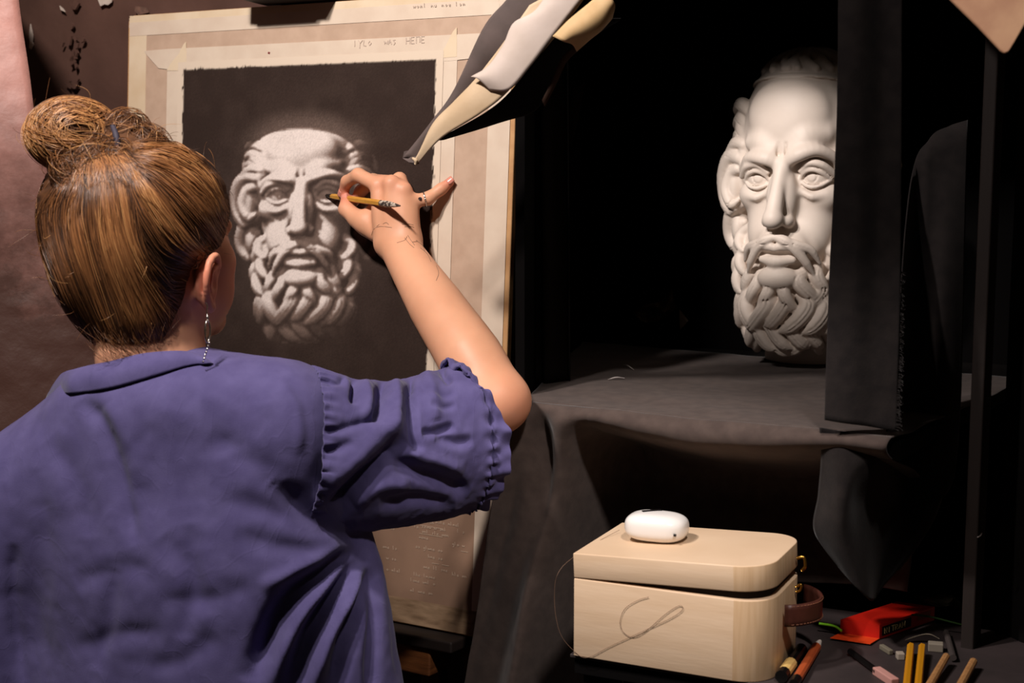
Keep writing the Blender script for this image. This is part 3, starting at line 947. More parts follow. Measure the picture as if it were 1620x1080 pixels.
# ------------------------------------------------------------------ black display box with the draped shelf
m_cloth = mat('charcoal_cloth', rgb(80, 68, 63), 0.95, rgb(70, 59, 55), 60, 5, bump=0.25, bscale=500, bdist=0.0006, spec=0.12, sheen=0.12)
m_cloth_blk = mat('black_cloth', rgb(40, 35, 34), 0.95, rgb(32, 28, 28), 60, 5, bump=0.3, bscale=420, bdist=0.0008, spec=0.1, sheen=0.08)
m_blk_board = mat('black_painted_board', rgb(20, 17, 16), 0.9, rgb(14, 12, 11), 16, 5, spec=0.1)
m_post = mat('post_dark_wood', rgb(44, 35, 32), 0.7, rgb(42, 33, 30), 18, 5, stretch=(4, 4, .6), bump=0.2, bscale=50)
ZS = P(830, 640, 1.81)[2]           # shelf height
SA = P(830, 640, 1.81)
SB = PZ(1330, 690, ZS)
SU = (SB - SA) / np.linalg.norm(SB - SA)
SN = np.array([SU[1], -SU[0], 0])   # out of the shelf front, towards the viewer
SLB = PZ(912, 556, ZS)
SDIR = (SLB - SA) / np.linalg.norm(SLB - SA)
stage = empty('display_box', np.append((SA + SU * .3 - SN * .3)[:2], 0), 'black open display box around the plaster head', 'display box')
e0 = SA + SU * 0.012 - SN * 0.015
# shelf board, walls and roof
shp = [e0, SA + SU * 0.475 - SN * .015, SA + SU * 0.50 - SN * 0.72, e0 + SDIR * 0.66]
V = [np.append(p[:2], ZS - 0.004) for p in shp] + [np.append(p[:2], ZS - 0.024) for p in shp]
mesh_obj('shelf', V, [(0, 1, 2, 3), (7, 6, 5, 4), (0, 4, 5, 1), (1, 5, 6, 2), (2, 6, 7, 3), (3, 7, 4, 0)], m_blk_board, stage)


def panel(name, a, b, z0, z1, th=0.012, m=m_blk_board, inner=1):
    a = np.array([a[0], a[1], 0]); b = np.array([b[0], b[1], 0])
    d = (b - a) / np.linalg.norm(b - a); nn = np.array([d[1], -d[0], 0]) * inner
    V = []
    for z in (z0, z1):
        for q in (a, b, b + nn * th, a + nn * th):
            V.append(q + ZV * z)
    return mesh_obj(name, V, [(3, 2, 1, 0), (4, 5, 6, 7), (0, 1, 5, 4), (1, 2, 6, 5), (2, 3, 7, 6), (3, 0, 4, 7)], m, stage)


pb0 = SA + SDIR * 0.74 - SU * .02
panel('side_panel', SA + SDIR * 0.03 - SU * 0.006, pb0, 0, 2.12, m=mat('black_velvet', (0.0035, .003, .003, 1)), inner=-1)
pbR = SA + SU * 0.60 - SN * .74
panel('back_panel', pb0, pbR, 0, 2.12, m=mat('black_velvet', (0.0035, .003, .003, 1)))
ROOF_Z = 1.965
rf = [SA - SN * 0.02, SA + SU * .585 + SN * .0, pbR, pb0]
V = [np.append(p[:2], ROOF_Z) for p in rf] + [np.append(p[:2], ROOF_Z + .015) for p in rf]
mesh_obj('roof_panel', V, [(3, 2, 1, 0), (4, 5, 6, 7), (0, 1, 5, 4), (1, 2, 6, 5), (2, 3, 7, 6), (3, 0, 4, 7)], m_blk_board, stage)
# post on the right with a few staples in it
pp0 = P(1549, 700, 1.66)
PH = 0.0075
post = box('post', np.array([pp0[0], pp0[1], 1.06]), SU, SN, ZV, PH, 0.02, 1.06, m_post, stage, 0.002)
pR = pp0 + SU * .18 - SN * .45
m_staple = mat('steel_staple', rgb(150, 140, 134), 0.35, metal=0.8)
for px_, py_ in ((1552, 606), (1553, 560), (1546, 850)):
    q = P(px_, py_, 1.645)
    tube('staple', [q, q + SU * .004 + ZV * .003, q + SU * .005 + ZV * .006], 0.0009, m_staple, post, 6, 6)

# cloth over the shelf: top, rounded edge, hanging front
cl_root = empty('draped_cloth', (SA[0], SA[1], ZS - .3), 'charcoal grey cloth draped over the shelf and its left corner', 'cloth')


def cloth_top():
    nu, nv = 110, 70
    V = np.zeros((nu, nv, 3))
    for i in range(nu):
        a = i / (nu - 1)
        f = SA + SU * (a * 0.47)
        bk = (SA + SDIR * .60) * (1 - a) + (SA + SU * .52 - SN * .52) * a
        for j in range(nv):
            b = j / (nv - 1)
            V[i, j] = bk * (1 - b) + f * b
    Q = V.reshape(-1, 3)
    h = 0.004 + 0.0022 * vnoise(Q * 9, 21) + 0.0012 * vnoise(Q * 24, 22)
    ed = np.tile(np.linspace(0, 1, nv), nu)
    wave = 0.004 * np.exp(-((ed - .9) / .05) ** 2) * vnoise(np.stack([Q[:, 0] * 12, 0 * Q[:, 0], 0 * Q[:, 0]], -1), 23)
    Q[:, 2] = ZS + h + wave
    return Q.reshape(nu, nv, 3)


CT = cloth_top()


def cloth_hang():
    """front of the cloth below the shelf edge: free fall at the left corner, tucked back under the shelf to the right"""
    nu, nv = 150, 120
    V = np.zeros((nu, nv, 3))
    us = np.concatenate([np.linspace(0, .10, 80), np.linspace(.104, .47, 70)])
    topz = np.array([np.interp(u, np.linspace(0, .47, CT.shape[0]), CT[:, -1, 2]) for u in us])
    sm1 = lambda a, b, x: float(np.clip((x - a) / (b - a), 0, 1) ** 2 * (3 - 2 * np.clip((x - a) / (b - a), 0, 1)))
    for i, u in enumerate(us):
        wmax = .62 + (.235 - .62) * sm1(.085, .115, u)
        for j in range(nv):
            w = wmax * j / (nv - 1)
            rnd = 0.022
            if w < rnd * 1.57:
                an = w / rnd
                out = rnd * math.sin(an); dz = rnd * (1 - math.cos(an))
            else:
                out = rnd; dz = rnd + (w - rnd * 1.57)
            free = 1 - sm1(.055, .10, u)
            fl = -(w / .42) * .085 * (1 - sm1(0, .09, u) * .55) * (1 if w > 0 else 0)
            grow = sm1(.02, .18, w)
            fold = grow * (.016 * math.cos(u / .1 * 2 * math.pi * 1.25 + .6 + w * 3.0) + .006 * math.cos(u / .1 * 2 * math.pi * 2.6 + w * 9)) * free
            # the swag pulled from the corner inwards
            diag = math.exp(-((u - (.030 + .20 * w)) / .017) ** 2) * sm1(.0, .05, w) * (1 - sm1(.22, .36, w)) * .030
            rec = (1 - free) * sm1(.014, .10, w) * .19
            sag = .012 * math.sin((u - .1) / .32 * math.pi) * sm1(0, .03, w) if .1 < u < .42 else 0
            p = SA + SU * (u + fl) + SN * (out + fold - diag - rec + .02 * w * free)
            V[i, j] = (p[0], p[1], topz[i] - dz - sag)
    Q = V.reshape(-1, 3)
    Q += SN * (0.0025 * vnoise(Q * 14, 31) + .001 * vnoise(Q * 40, 32))[:, None] * np.clip((ZS - Q[:, 2:3]) / .04, 0, 1)
    return Q.reshape(nu, nv, 3)


CH = cloth_hang()
solid('cloth_top', CT.reshape(-1, 3), grid_faces(*CT.shape[:2]), m_cloth, cl_root, 0.0016, True)
solid('cloth_front', CH.reshape(-1, 3), grid_faces(*CH.shape[:2]), m_cloth, cl_root, 0.0016, True)
# left side of the cloth: falls down beyond the corner towards the wall
ls = np.zeros((30, 60, 3))
for i in range(30):
    a = i / 29
    for j in range(60):
        b = j / 59
        base = CH[0, int(b * 119)]
        p = base + (SDIR * .055 - SU * .002) * a
        p = p + np.array([1, 0, 0]) * .004 * math.sin(a * 11) * b
        ls[i, j] = (p[0], p[1], base[2])
solid('cloth_side', ls.reshape(-1, 3), grid_faces(30, 60), m_cloth, cl_root, 0.0016, True)

# swag of cloth hanging on the right under the strip, with a pointed lower corner


def sheet_from_rows(rows, nu, nv, amp=0.002, seed=3):
    R = [spline([P(*p) for p in r], nu) for r in rows]
    R = np.array(R)
    out = np.zeros((nu, nv, 3))
    for i in range(nu):
        out[i] = spline(R[:, i], nv)
    Q = out.reshape(-1, 3)
    Q = Q + SN * (amp * vnoise(Q * 16, seed) + amp * .5 * vnoise(Q * 44, seed + 1))[:, None]
    return Q, grid_faces(nu, nv)


swag = empty('hanging_swag', P(1390, 900, 1.63), 'dark cloth swag hanging in a point below the strip', 'cloth')
Q, Fq = sheet_from_rows([
    [(1296, 676, 1.600), (1345, 684, 1.592), (1400, 690, 1.605), (1438, 300, 1.74), (1470, 220, 1.76), (1500, 200, 1.77), (1530, 190, 1.775)],
    [(1300, 720, 1.615), (1340, 735, 1.590), (1385, 745, 1.612), (1425, 750, 1.72), (1462, 735, 1.72), (1490, 720, 1.70), (1516, 690, 1.72)],
    [(1296, 780, 1.640), (1335, 790, 1.600), (1362, 800, 1.640), (1420, 815, 1.72), (1460, 810, 1.70), (1480, 800, 1.68), (1488, 790, 1.69)],
    [(1290, 840, 1.660), (1330, 860, 1.625), (1365, 870, 1.650), (1400, 880, 1.71), (1430, 870, 1.70), (1450, 860, 1.68), (1470, 835, 1.68)],
    [(1330, 900, 1.660), (1352, 925, 1.640), (1372, 946, 1.650), (1382, 948, 1.69), (1400, 925, 1.69), (1415, 908, 1.68), (1428, 892, 1.68)]], 70, 60, .0018, 41)
solid('cloth', Q, Fq, m_cloth_blk, swag, 0.0016)
# frayed black strip hanging in front of the head
strip = empty('cloth_strip', P(1362, 676, 1.575), 'charcoal cloth strip with frayed right edge hanging before the head', 'cloth')
Q, Fq = sheet_from_rows([
    [(1326, -170, 1.56), (1360, -170, 1.553), (1395, -170, 1.562), (1428, -170, 1.556)],
    [(1326, 60, 1.565), (1360, 60, 1.557), (1395, 60, 1.566), (1427, 60, 1.559)],
    [(1321, 260, 1.57), (1358, 260, 1.563), (1392, 260, 1.570), (1426, 260, 1.563)],
    [(1311, 460, 1.575), (1350, 460, 1.570), (1385, 462, 1.574), (1424, 464, 1.568)],
    [(1304, 664, 1.58), (1340, 670, 1.576), (1378, 675, 1.578), (1418, 682, 1.573)]], 40, 90, .0012, 51)
solid('strip', Q, Fq, m_cloth_blk, strip, 0.0022)
rr = random.Random(8)
VV, FF = [], []
for i in range(170):
    y = rr.uniform(425, 680)
    a = P(1424 - 5 * (y - 425) / 255, y, 1.5695)
    ln = rr.uniform(.002, .0065)
    q = spline([a - SU * .002, a + SU * ln * .5 + ZV * rr.uniform(-.002, .001), a + SU * ln + ZV * rr.uniform(-.005, .002) + SN * rr.uniform(-.003, .003)], 5)
    v, f = tube_vf(q, 0.00032, 4)
    FF += [tuple(np.array(t) + len(VV)) for t in f]; VV += list(v)
tag(mesh_obj('fray', VV, FF, m_cloth_blk, strip, True), kind='stuff')
# black curtain at the far right and the dim layers beside the board
cur = empty('black_curtain', P(1600, 1000, 1.72) * np.array([1, 1, 0]), 'black curtain hanging right of the dark post', 'curtain')
nu, nv = 90, 30
Vc = np.zeros((nu, nv, 3))
for i in range(nu):
    a = i / (nu - 1)
    for j in range(nv):
        b = j / (nv - 1)
        p = pp0 + SU * (.016 + a * .42) - SN * (.06 - .03 * a) + SN * (.020 * math.sin(a * 21) + .006 * math.sin(a * 57 + b * 4))
        Vc[i, j] = (p[0], p[1], .02 + b * 2.1)
solid('curtain', Vc.reshape(-1, 3), grid_faces(nu, nv), m_blk_board, cur, 0.002)
leftcur = empty('side_cloth', np.append((SA + SDIR * .2)[:2], 1.3), 'black cloth hung between the drawing board and the niche', 'cloth')
Vc = np.zeros((50, 40, 3))
for i in range(50):
    a = i / 49
    for j in range(40):
        b = j / 39
        p = wp(.345 + a * .06, -.035 - .01 * math.sin(a * 9 + b * 2), 0) + np.array([0, .05 * a, 0])
        Vc[i, j] = (p[0], p[1], 1.30 + b * .80)
solid('cloth', Vc.reshape(-1, 3), grid_faces(50, 40), mat('dim_black_cloth', rgb(34, 30, 28), 0.95, spec=.1), leftcur, 0.002)

tape_gl = mat('brown_tape_gloss', rgb(96, 74, 50), 0.3, rgb(60, 46, 32), 40, bump=.3, bscale=60)
sc1 = empty('tape_scrap', P(1040, 512, 2.38), 'crumpled glossy brown tape scrap stuck in the dark niche', 'tape')
Q, Fq = sheet_from_rows([[(1001, 494, 2.40), (1022, 482, 2.35), (1048, 474, 2.40), (1062, 456, 2.37)], [(1010, 503, 2.37), (1030, 496, 2.41), (1052, 490, 2.36), (1068, 480, 2.39)], [(1023, 513, 2.39), (1034, 508, 2.36), (1050, 503, 2.40), (1071, 487, 2.37)]], 18, 14, .006, 61)
solid('scrap', Q, Fq, tape_gl, sc1, 0.0006, False)
sc2 = empty('paper_scrap', P(1080, 512, 2.36), 'tiny pale paper corner beside the crumpled tape scrap', 'paper')
solid('scrap', [P(1075, 489, 2.36), P(1089, 507, 2.36), P(1076, 522, 2.37), P(1075, 503, 2.365)], [(0, 1, 2, 3)], mat('pale_paper', rgb(150, 132, 116), 0.8), sc2, 0.0006, False)
for k_, (a_, b_) in enumerate((((962, 600), (988, 598)), ((986, 577), (1003, 585)))):
    A_, B_ = PZ(*a_, ZS + .008), PZ(*b_, ZS + .008)
    o = tube('chalk_fleck', [A_, (A_ + B_) / 2 + ZV * .002, B_], [0.0006, .002, .0006], mat('chalk_white', rgb(210, 200, 195), .8), None, 6, 6, flat=.5, origin=A_)
    tag(o, ('white chalk fleck lying on the shelf cloth', 'thin pale thread lying behind the chalk fleck')[k_], 'fleck')

# plaster head
m_plaster = mat('plaster', rgb(212, 198, 186), 0.55, rgb(222, 209, 197), 14, bump=0.12, bscale=90, bdist=0.0008)
BW = BW + np.array([0, 0, ZS + 0.0085 - BUST_FOOT])
bust = mesh_obj('plaster_bust', BW, BF, m_plaster, None, True, (BG[0], BG[1], ZS + .0085))
tag(bust, 'white plaster cast of a bearded head on the dark shelf', 'sculpture')

# ------------------------------------------------------------------ paper and card baffle at the top
baf = None


def added_flags():  # unseen flags added above the view to shade the head and strip
    for a, b, z0, z1 in (((-.12, 1.74), (.36, 1.64), 1.945, 2.06), ((-.10, 1.36), (.075, 1.36), 1.88, 2.15)):
        a, b = np.array([*a, 0]), np.array([*b, 0])
        V = [a + ZV * z0, b + ZV * z0, b + ZV * z1, a + ZV * z1]
        solid('added_black_flag', V, [(0, 1, 2, 3)], m_black, baf, .004, False)


baf = empty('baffle', P(900, 60, 1.63), 'torn grey and cream paper baffle jutting across the drawing', 'baffle')
m_gp = mat('grey_black_paper', rgb(92, 78, 74), 0.8, rgb(80, 68, 64), 30, bump=.2, bscale=200, bdist=.0006)
m_wp_ = mat('white_fabric_tape', rgb(196, 180, 170), 0.75, rgb(184, 168, 156), 22, bump=.2, bscale=160, bdist=.0006)
m_card = mat('cream_card', rgb(196, 172, 142), 0.7, rgb(182, 156, 124), 18, bump=.15, bscale=120)


added_flags()


def ribbon(name, left, right, m, n=40, k=14, amp=.001, seed=1, th=.0016, bow=0.006):
    L = spline([P(*p) for p in left], n); R = spline([P(*p) for p in right], n)
    V = np.zeros((n, k, 3))
    for j in range(k):
        b = j / (k - 1)
        V[:, j] = L * (1 - b) + R * b + (SN * .6 + ZV * .6) * bow * math.sin(b * math.pi)
    Q = V.reshape(-1, 3)
    Q = Q + SN * (amp * vnoise(Q * 26, seed))[:, None]
    return solid(name, Q, grid_faces(n, k), m, baf, th, True)


ribbon('grey_paper', [(828, -40, 1.640), (801, 0, 1.650), (765, 44, 1.665), (716, 145, 1.690), (682, 192, 1.705), (636, 250, 1.725)],
       [(905, -40, 1.630), (870, 10, 1.640), (828, 62, 1.655), (770, 128, 1.685), (700, 200, 1.700), (657, 259, 1.722)], m_gp, seed=3)
ribbon('cream_card', [(838, 8, 1.630), (800, 62, 1.645), (752, 124, 1.672), (718, 160, 1.684), (684, 196, 1.698), (659, 252, 1.716)],
       [(945, -30, 1.610), (885, 50, 1.625), (808, 140, 1.655), (760, 180, 1.672), (700, 217, 1.690), (662, 258, 1.712)], m_card, seed=4, th=.003)
ribbon('white_strip', [(880, -40, 1.618), (848, 14, 1.625), (812, 36, 1.637), (796, 70, 1.645), (772, 104, 1.655), (745, 121, 1.664)],
       [(950, -40, 1.598), (905, 18, 1.610), (868, 66, 1.622), (838, 106, 1.634), (806, 142, 1.648), (774, 143, 1.660)], m_wp_, seed=5, th=.002, bow=.008)
ribbon('black_underside', [(900, 20, 1.622), (862, 76, 1.632), (808, 146, 1.658), (770, 178, 1.672), (716, 209, 1.690), (690, 222, 1.695)],
       [(985, 30, 1.70), (912, 78, 1.70), (870, 140, 1.71), (846, 176, 1.72), (800, 191, 1.715), (716, 213, 1.70)], m_black, seed=6, bow=-.004)
solid('grey_tip', [P(640, 240, 1.724), P(656, 236, 1.722), P(664, 259, 1.718), P(655, 262, 1.722), P(648, 257, 1.72), P(638, 251, 1.726)], [(0, 1, 2, 3, 4, 5)], m_gp, baf, .002, False)
tube('torn_knot', [P(652, 250, 1.712), P(658, 254, 1.711), P(657, 260, 1.712)], [.0016, .0026, .0014], m_card, baf, 8, 10)
Q, Fq = sheet_from_rows([[(876, 58, 1.615), (905, 30, 1.605), (930, 8, 1.60), (955, -14, 1.60)], [(890, 64, 1.61), (918, 44, 1.60), (945, 22, 1.595), (969, 0, 1.595)], [(905, 68, 1.615), (930, 54, 1.605), (955, 34, 1.60), (972, 10, 1.60)], [(912, 80, 1.625), (932, 62, 1.615), (950, 48, 1.61), (968, 28, 1.61)]], 24, 16, .003, 71)
solid('rolled_end', Q, Fq, mat('cream_card_warm', rgb(204, 172, 128), .7, rgb(190, 156, 110), 30), baf, .002)
ribbon('brown_strap', [(904, 78, 1.66), (886, 96, 1.66), (872, 128, 1.665), (858, 160, 1.67)], [(915, 80, 1.66), (896, 100, 1.66), (880, 134, 1.665), (862, 168, 1.67)], mat('brown_strap', rgb(70, 46, 34), .7), n=16, k=4, seed=8)
solid('dark_ribbon', [P(906, 140, 1.95), P(926, 130, 1.95), P(908, 215, 1.96), P(890, 252, 1.97)], [(0, 1, 2, 3)], mat('dim_black_cloth', rgb(34, 30, 28)), leftcur, .002, False)
# card corner, upper right
cc = empty('card_corner', P(1580, 0, 1.42), 'tan cardboard corner hanging into the upper right', 'cardboard')
st_ = [(1180, -330), (1470, -36), (1505, 0), (1548, 42), (1584, 80), (1590, 84), (1596, 82), (1606, 66), (1622, 38), (1660, -36), (1800, -330)]
V = [P(x, y, 1.42 - .0004 * (x - 1560)) for x, y in st_]
n_ = len(V); off_ = np.array([.1, .99, -.1]) * .006
V += [v + off_ for v in V]
o = mesh_obj('card', V, [tuple(range(n_))[::-1], tuple(range(n_, 2 * n_))] + [(i, (i + 1) % n_, (i + 1) % n_ + n_, i + n_) for i in range(n_)], mat('tan_card', rgb(176, 136, 104), .75, rgb(160, 118, 90), 30, bump=.1, bscale=70), cc)
b_ = o.modifiers.new('bevel', 'BEVEL'); b_.width = .002; b_.segments = 3; b_.limit_method = 'ANGLE'
# ------------------------------------------------------------------ lower table, wooden box and drawing tools
ZT = 1.032
BYAW = math.radians(25.5)
XU = np.array([math.cos(BYAW), -math.sin(BYAW), 0]); XN = np.array([-math.sin(BYAW), -math.cos(BYAW), 0])
BF0 = PZ(907, 1037, ZT)                       # near left lower corner of the box
m_table = mat('table_top_dark', rgb(64, 54, 54), 0.6, rgb(50, 43, 43), 14, 6, bump=.2, bscale=60)
tbl = empty('side_table', np.append((BF0 + XU * .25 - XN * .12)[:2], 0), 'dark work table under the wooden box', 'table')
ta = BF0 - XU * .006 - XN * .004
TL, TD = .50, .30
box('table_top', ta + XU * TL / 2 - XN * TD / 2 + ZV * -.002, XU, XN, ZV, TL / 2, TD / 2, .002, m_table, tbl, .0008)
box('apron', ta + XU * TL / 2 - XN * TD / 2 + ZV * -.014, XU, XN, ZV, TL / 2 - .004, TD / 2 - .004, .010, m_black, tbl, .001)
for a_, b_ in ((.03, .03), (TL - .03, .03), (.03, TD - .03), (TL - .03, TD - .03)):
    q = ta + XU * a_ - XN * b_
    box('leg', np.array([q[0], q[1], (ZT - .024) / 2]), XU, XN, ZV, .018, .018, (ZT - .024) / 2, m_blk_board, tbl, .002)
m_box = mat('pale_pine', rgb(224, 196, 166), 0.5, rgb(212, 182, 150), 7, 6, stretch=(1.2, 1.2, 9), bump=.06, bscale=40, lo=.3, hi=.7)
m_box_end = mat('pale_pine_grain', rgb(214, 182, 146), 0.5, rgb(198, 164, 126), 26, 6, stretch=(6, 6, .4), bump=.06, bscale=40)
m_gap_shade = mat('lid_gap_shade', rgb(30, 22, 16), .9)
LW, LD, LH, LL = .230, .156, .0925, .0295
wb = empty('wooden_box', BF0 + XU * LW / 2 - XN * LD / 2, 'pale wooden box with lid ajar on the dark table', 'box')


def rbox_outline(r=.040, k=10):
    """left corners square, right corners rounded (as seen from the front)"""
    o = [(0, 0)]
    for i in range(k + 1):
        a = -math.pi / 2 + math.pi / 2 * i / k
        o.append((LW - r + r * math.cos(a), r + r * math.sin(a)))
    for i in range(k + 1):
        a = math.pi / 2 * i / k
        o.append((LW - r + r * math.cos(a), LD - r + r * math.sin(a)))
    o.append((0, LD))
    return o


def prism(name, out, z0, z1, m, parent, tilt=0.0, bevel=.0012, ends=True):
    n = len(out)
    def pt(x, y, z):
        # lid opens about its left edge
        if tilt:
            zz = z - z0
            x, z = x * math.cos(tilt) - zz * math.sin(tilt), z0 + x * math.sin(tilt) + zz * math.cos(tilt)
        return BF0 + XU * x - XN * y + ZV * z
    V = [pt(x, y, z0) for x, y in out] + [pt(x, y, z1) for x, y in out]
    F = [tuple(reversed(range(n))), tuple(range(n, 2 * n))] + [(i, (i + 1) % n, (i + 1) % n + n, i + n) for i in range(n)]
    o = mesh_obj(name, V, F, m, parent, False)
    o.data.materials.append(m_box_end)
    for i, pl in enumerate(o.data.polygons):
        if i >= 2:
            pl.use_smooth = True
            c = i - 2
            if ends and 1 <= c <= 22: pl.material_index = 1
    bb = o.modifiers.new('bevel', 'BEVEL'); bb.width = bevel; bb.segments = 2; bb.limit_method = 'ANGLE'; bb.angle_limit = math.radians(50)
    return o


ol = rbox_outline()
prism('body', ol, 0, LH, m_box, wb)
lid_t = math.radians(2.6)
lid = prism('lid', ol, LH + .0006, LH + LL, m_box, wb, tilt=lid_t)
prism('inner_rim', [(x * .93 + .008, y * .9 + .0075) for x, y in ol], LH - .002, LH + .009, m_gap_shade, wb, bevel=.0005, ends=False)  # rim dark all over: the lid gap's shade is put into its colour
m_leather = mat('brown_leather', rgb(84, 44, 34), .45, rgb(70, 36, 28), 60, bump=.2, bscale=200, bdist=.0006)
m_stitch = mat('tan_stitch', rgb(140, 90, 66), .7)
# leather handle on the right end
hs = np.zeros((26, 5, 3)); hz = .066
for i in range(26):
    a = i / 25
    x = LW + .004 + .030 * math.sin(a * math.pi) ** .7
    y = .050 + a * .088
    for j in range(5):
        hs[i, j] = BF0 + XU * x - XN * y + ZV * (hz - .0125 + .025 * j / 4)
hd = solid('handle', hs.reshape(-1, 3), grid_faces(26, 5), m_leather, wb, .0022, True, offset=0)
for zz in (-.0105, .0105):
    VV, FF = [], []
    for i in range(1, 25, 1):
        a0, a1 = (i - .3) / 25, (i + .3) / 25
        seg = []
        for a in (a0, a1):
            x = LW + .0056 + .030 * math.sin(a * math.pi) ** .7
            seg.append(BF0 + XU * x - XN * (.050 + a * .088) + ZV * (hz + zz))
        v, f = tube_vf(np.array(seg), .0005, 5)
        FF += [tuple(np.array(t) + len(VV)) for t in f]; VV += list(v)
    tag(mesh_obj('stitching', VV, FF, m_stitch, hd), kind='stuff')
m_brass = mat('brass', rgb(198, 152, 70), .28, metal=1.0)
m_chrome = mat('steel_rivet', rgb(200, 195, 190), .25, metal=1.0)
for zz in (-.006, .006):
    q = BF0 + XU * (LW + .0075) - XN * .054 + ZV * (hz + zz)
    tube('rivet', [q - XU * .003, q, q + XU * .001], [.0028, .0028, .0012], m_chrome, wb, 10)
ltq = BF0 + XU * (LW + .0015) - XN * (LD * .70)
tube('latch', [ltq + ZV * (LH + .024), ltq + XU * .008 + ZV * (LH + .026), ltq + XU * .010 + ZV * (LH + .016), ltq + XU * .006 + ZV * (LH + .010)], .0019, m_brass, wb, 8, 16)
tube('latch_hook', [ltq + ZV * (LH - .010), ltq + XU * .006 + ZV * (LH - .006), ltq + XU * .005 + ZV * (LH - .013), ltq + ZV * (LH - .016)], .0016, m_brass, wb, 8, 12)

# white charging case lying on the lid
cpos = BF0 + XU * .070 - XN * .085
lz = ZT + LH + LL + .070 * math.sin(lid_t)
case = empty('earbud_case', np.array([cpos[0], cpos[1], lz]), 'glossy white rounded earbud case on the wooden lid', 'earbud case')
m_wpl = mat('white_gloss_plastic', rgb(236, 232, 228), .18, spec=.5)
nu, nv = 48, 25
ca_ = math.radians(-4); cX = math.cos(ca_) * XU + math.sin(ca_) * XN; cY = np.cross(ZV, cX)
V = []
se = lambda c, e: math.copysign(abs(c) ** e, c)
for i in range(nu):
    t = 2 * math.pi * i / nu
    for j in range(nv):
        ph = -math.pi / 2 + math.pi * j / (nv - 1)
        r = se(math.cos(ph), .62)
        V.append(np.array([cpos[0], cpos[1], lz + .0168]) + cX * .0375 * r * se(math.cos(t), .62) + cY * .0265 * r * se(math.sin(t), .72) + ZV * .0165 * se(math.sin(ph), .72))
mesh_obj('shell', np.array(V), grid_faces(nu, nv, True, False), m_wpl, case, True)
m_blk_pl = mat('black_plastic', rgb(18, 16, 16), .4)
box('top_slot', np.array([cpos[0], cpos[1], lz + .0332]) - cX * .008 + cY * .006, (cX * .8 + cY * .6), np.cross(ZV, (cX * .8 + cY * .6)), ZV, .012, .0028, .0006, m_blk_pl, case, .0004)
q = np.array([cpos[0], cpos[1], lz + .0145]) + cX * .0285 - cY * .0247
tube('button_hole', [q - cX * .0014, q + cX * .0014], [.0016, .0016], m_blk_pl, case, 10)

# thread lying over the box
m_thread = mat('dark_thread', rgb(120, 92, 74), .6)
fz = lambda x, z, n=.0012: BF0 + XU * x + XN * n + ZV * z
th = tube('thread', spline([P(980, 838, 1.72), P(940, 860, 1.68), fz(-.012, .105, .01), fz(-.018, .070, .014), fz(-.012, .030, .012), fz(.002, .006), fz(.018, .001), fz(.045, .018), fz(.085, .042), fz(.118, .062), fz(.132, .074), fz(.128, .078), fz(.112, .066), fz(.090, .044), fz(.074, .034), fz(.062, .038), fz(.058, .050), fz(.064, .066), fz(.080, .078), fz(.092, .083)], 120), .00025, m_thread, None, 5, origin=BF0)
tag(th, 'thin dark thread looping over the front of the wooden box', 'thread')


def at(px_, py_, h=0.0):
    return PZ(px_, py_, ZT + h)


def rod(name, a, b, r, segs, label, cat, sides=6, group=None):
    """pencil-like thing lying from a to b; segs = list of (name, t0, t1, r0, r1, material)"""
    A, B = np.array(a), np.array(b)
    root = empty(name, A, label, cat, group)
    for nm, t0, t1, r0, r1, m in segs:
        tube(nm, [A + (B - A) * t0, A + (B - A) * t1], [r0, r1], m, root, sides, smooth=False)
    return root


m_orange = mat('orange_brown_lacquer', rgb(176, 82, 44), .4)
m_white_t = mat('white_tip', rgb(226, 216, 206), .6)
m_yel = mat('yellow_lacquer', rgb(214, 146, 28), .35)
m_tan_w = mat('bare_wood_stick', rgb(188, 138, 88), .55, rgb(168, 118, 72), 30, stretch=(8, 8, 1))
m_blk_l = mat('black_lacquer', rgb(16, 14, 14), .3)
m_cream = mat('cream_band', rgb(222, 184, 112), .5)
rod('pastel_pencil', at(1256, 1082, .008), at(1297, 1014, .006), .0052, [('barrel', .12, .86, .0055, .0055, m_orange), ('dark_end', 0, .12, .0055, .0055, m_blk_l), ('tip', .86, 1, .0052, .0022, m_white_t)], 'orange brown pencil with white tip beside the wooden box', 'pencil', 10)
rod('banded_marker', at(1236, 1070, .008), at(1268, 1026, .007), .007, [('cap', 0, .14, .0072, .0072, m_blk_l), ('band', .14, .46, .0072, .0072, m_cream), ('barrel', .46, 1, .0070, .0068, m_blk_l)], 'black marker with cream band against the wooden box', 'marker', 12)
rod('yellow_pencil', at(1434, 1090, .006), at(1441, 1021, .012), .004, [('barrel', 0, 1, .0042, .0042, m_yel)], 'left one of two yellow pencils at the bottom edge', 'pencil')
rod('yellow_pencil', at(1452, 1092, .006), at(1459, 1022, .012), .004, [('barrel', 0, 1, .0042, .0042, m_yel)], 'right one of two yellow pencils at the bottom edge', 'pencil')
rod('wooden_stick', at(1466, 1092, .006), at(1497, 1038, .012), .0042, [('shaft', 0, 1, .0048, .0042, m_tan_w)], 'bare wooden stick slanting beside the yellow pencils', 'stick', 10)
rod('wooden_stick', at(1514, 1094, .006), at(1540, 1046, .01), .0042, [('shaft', 0, 1, .0048, .0045, m_tan_w)], 'bare wooden stick half behind the dark post', 'stick', 10)
rod('grey_stick', at(1497, 1000, .006), at(1508, 1040, .006), .004, [('shaft', 0, 1, .0038, .0038, mat('grey_stick', rgb(74, 66, 64), .5))], 'dark grey charcoal stick pointing at the wooden stick', 'charcoal stick', 10)
rod('charcoal_pencil', at(1345, 1030, .005), at(1388, 1062, .005), .004, [('shaft', 0, 1, .0038, .0038, m_blk_l)], 'black charcoal pencil behind the pink pastel', 'pencil', 8)


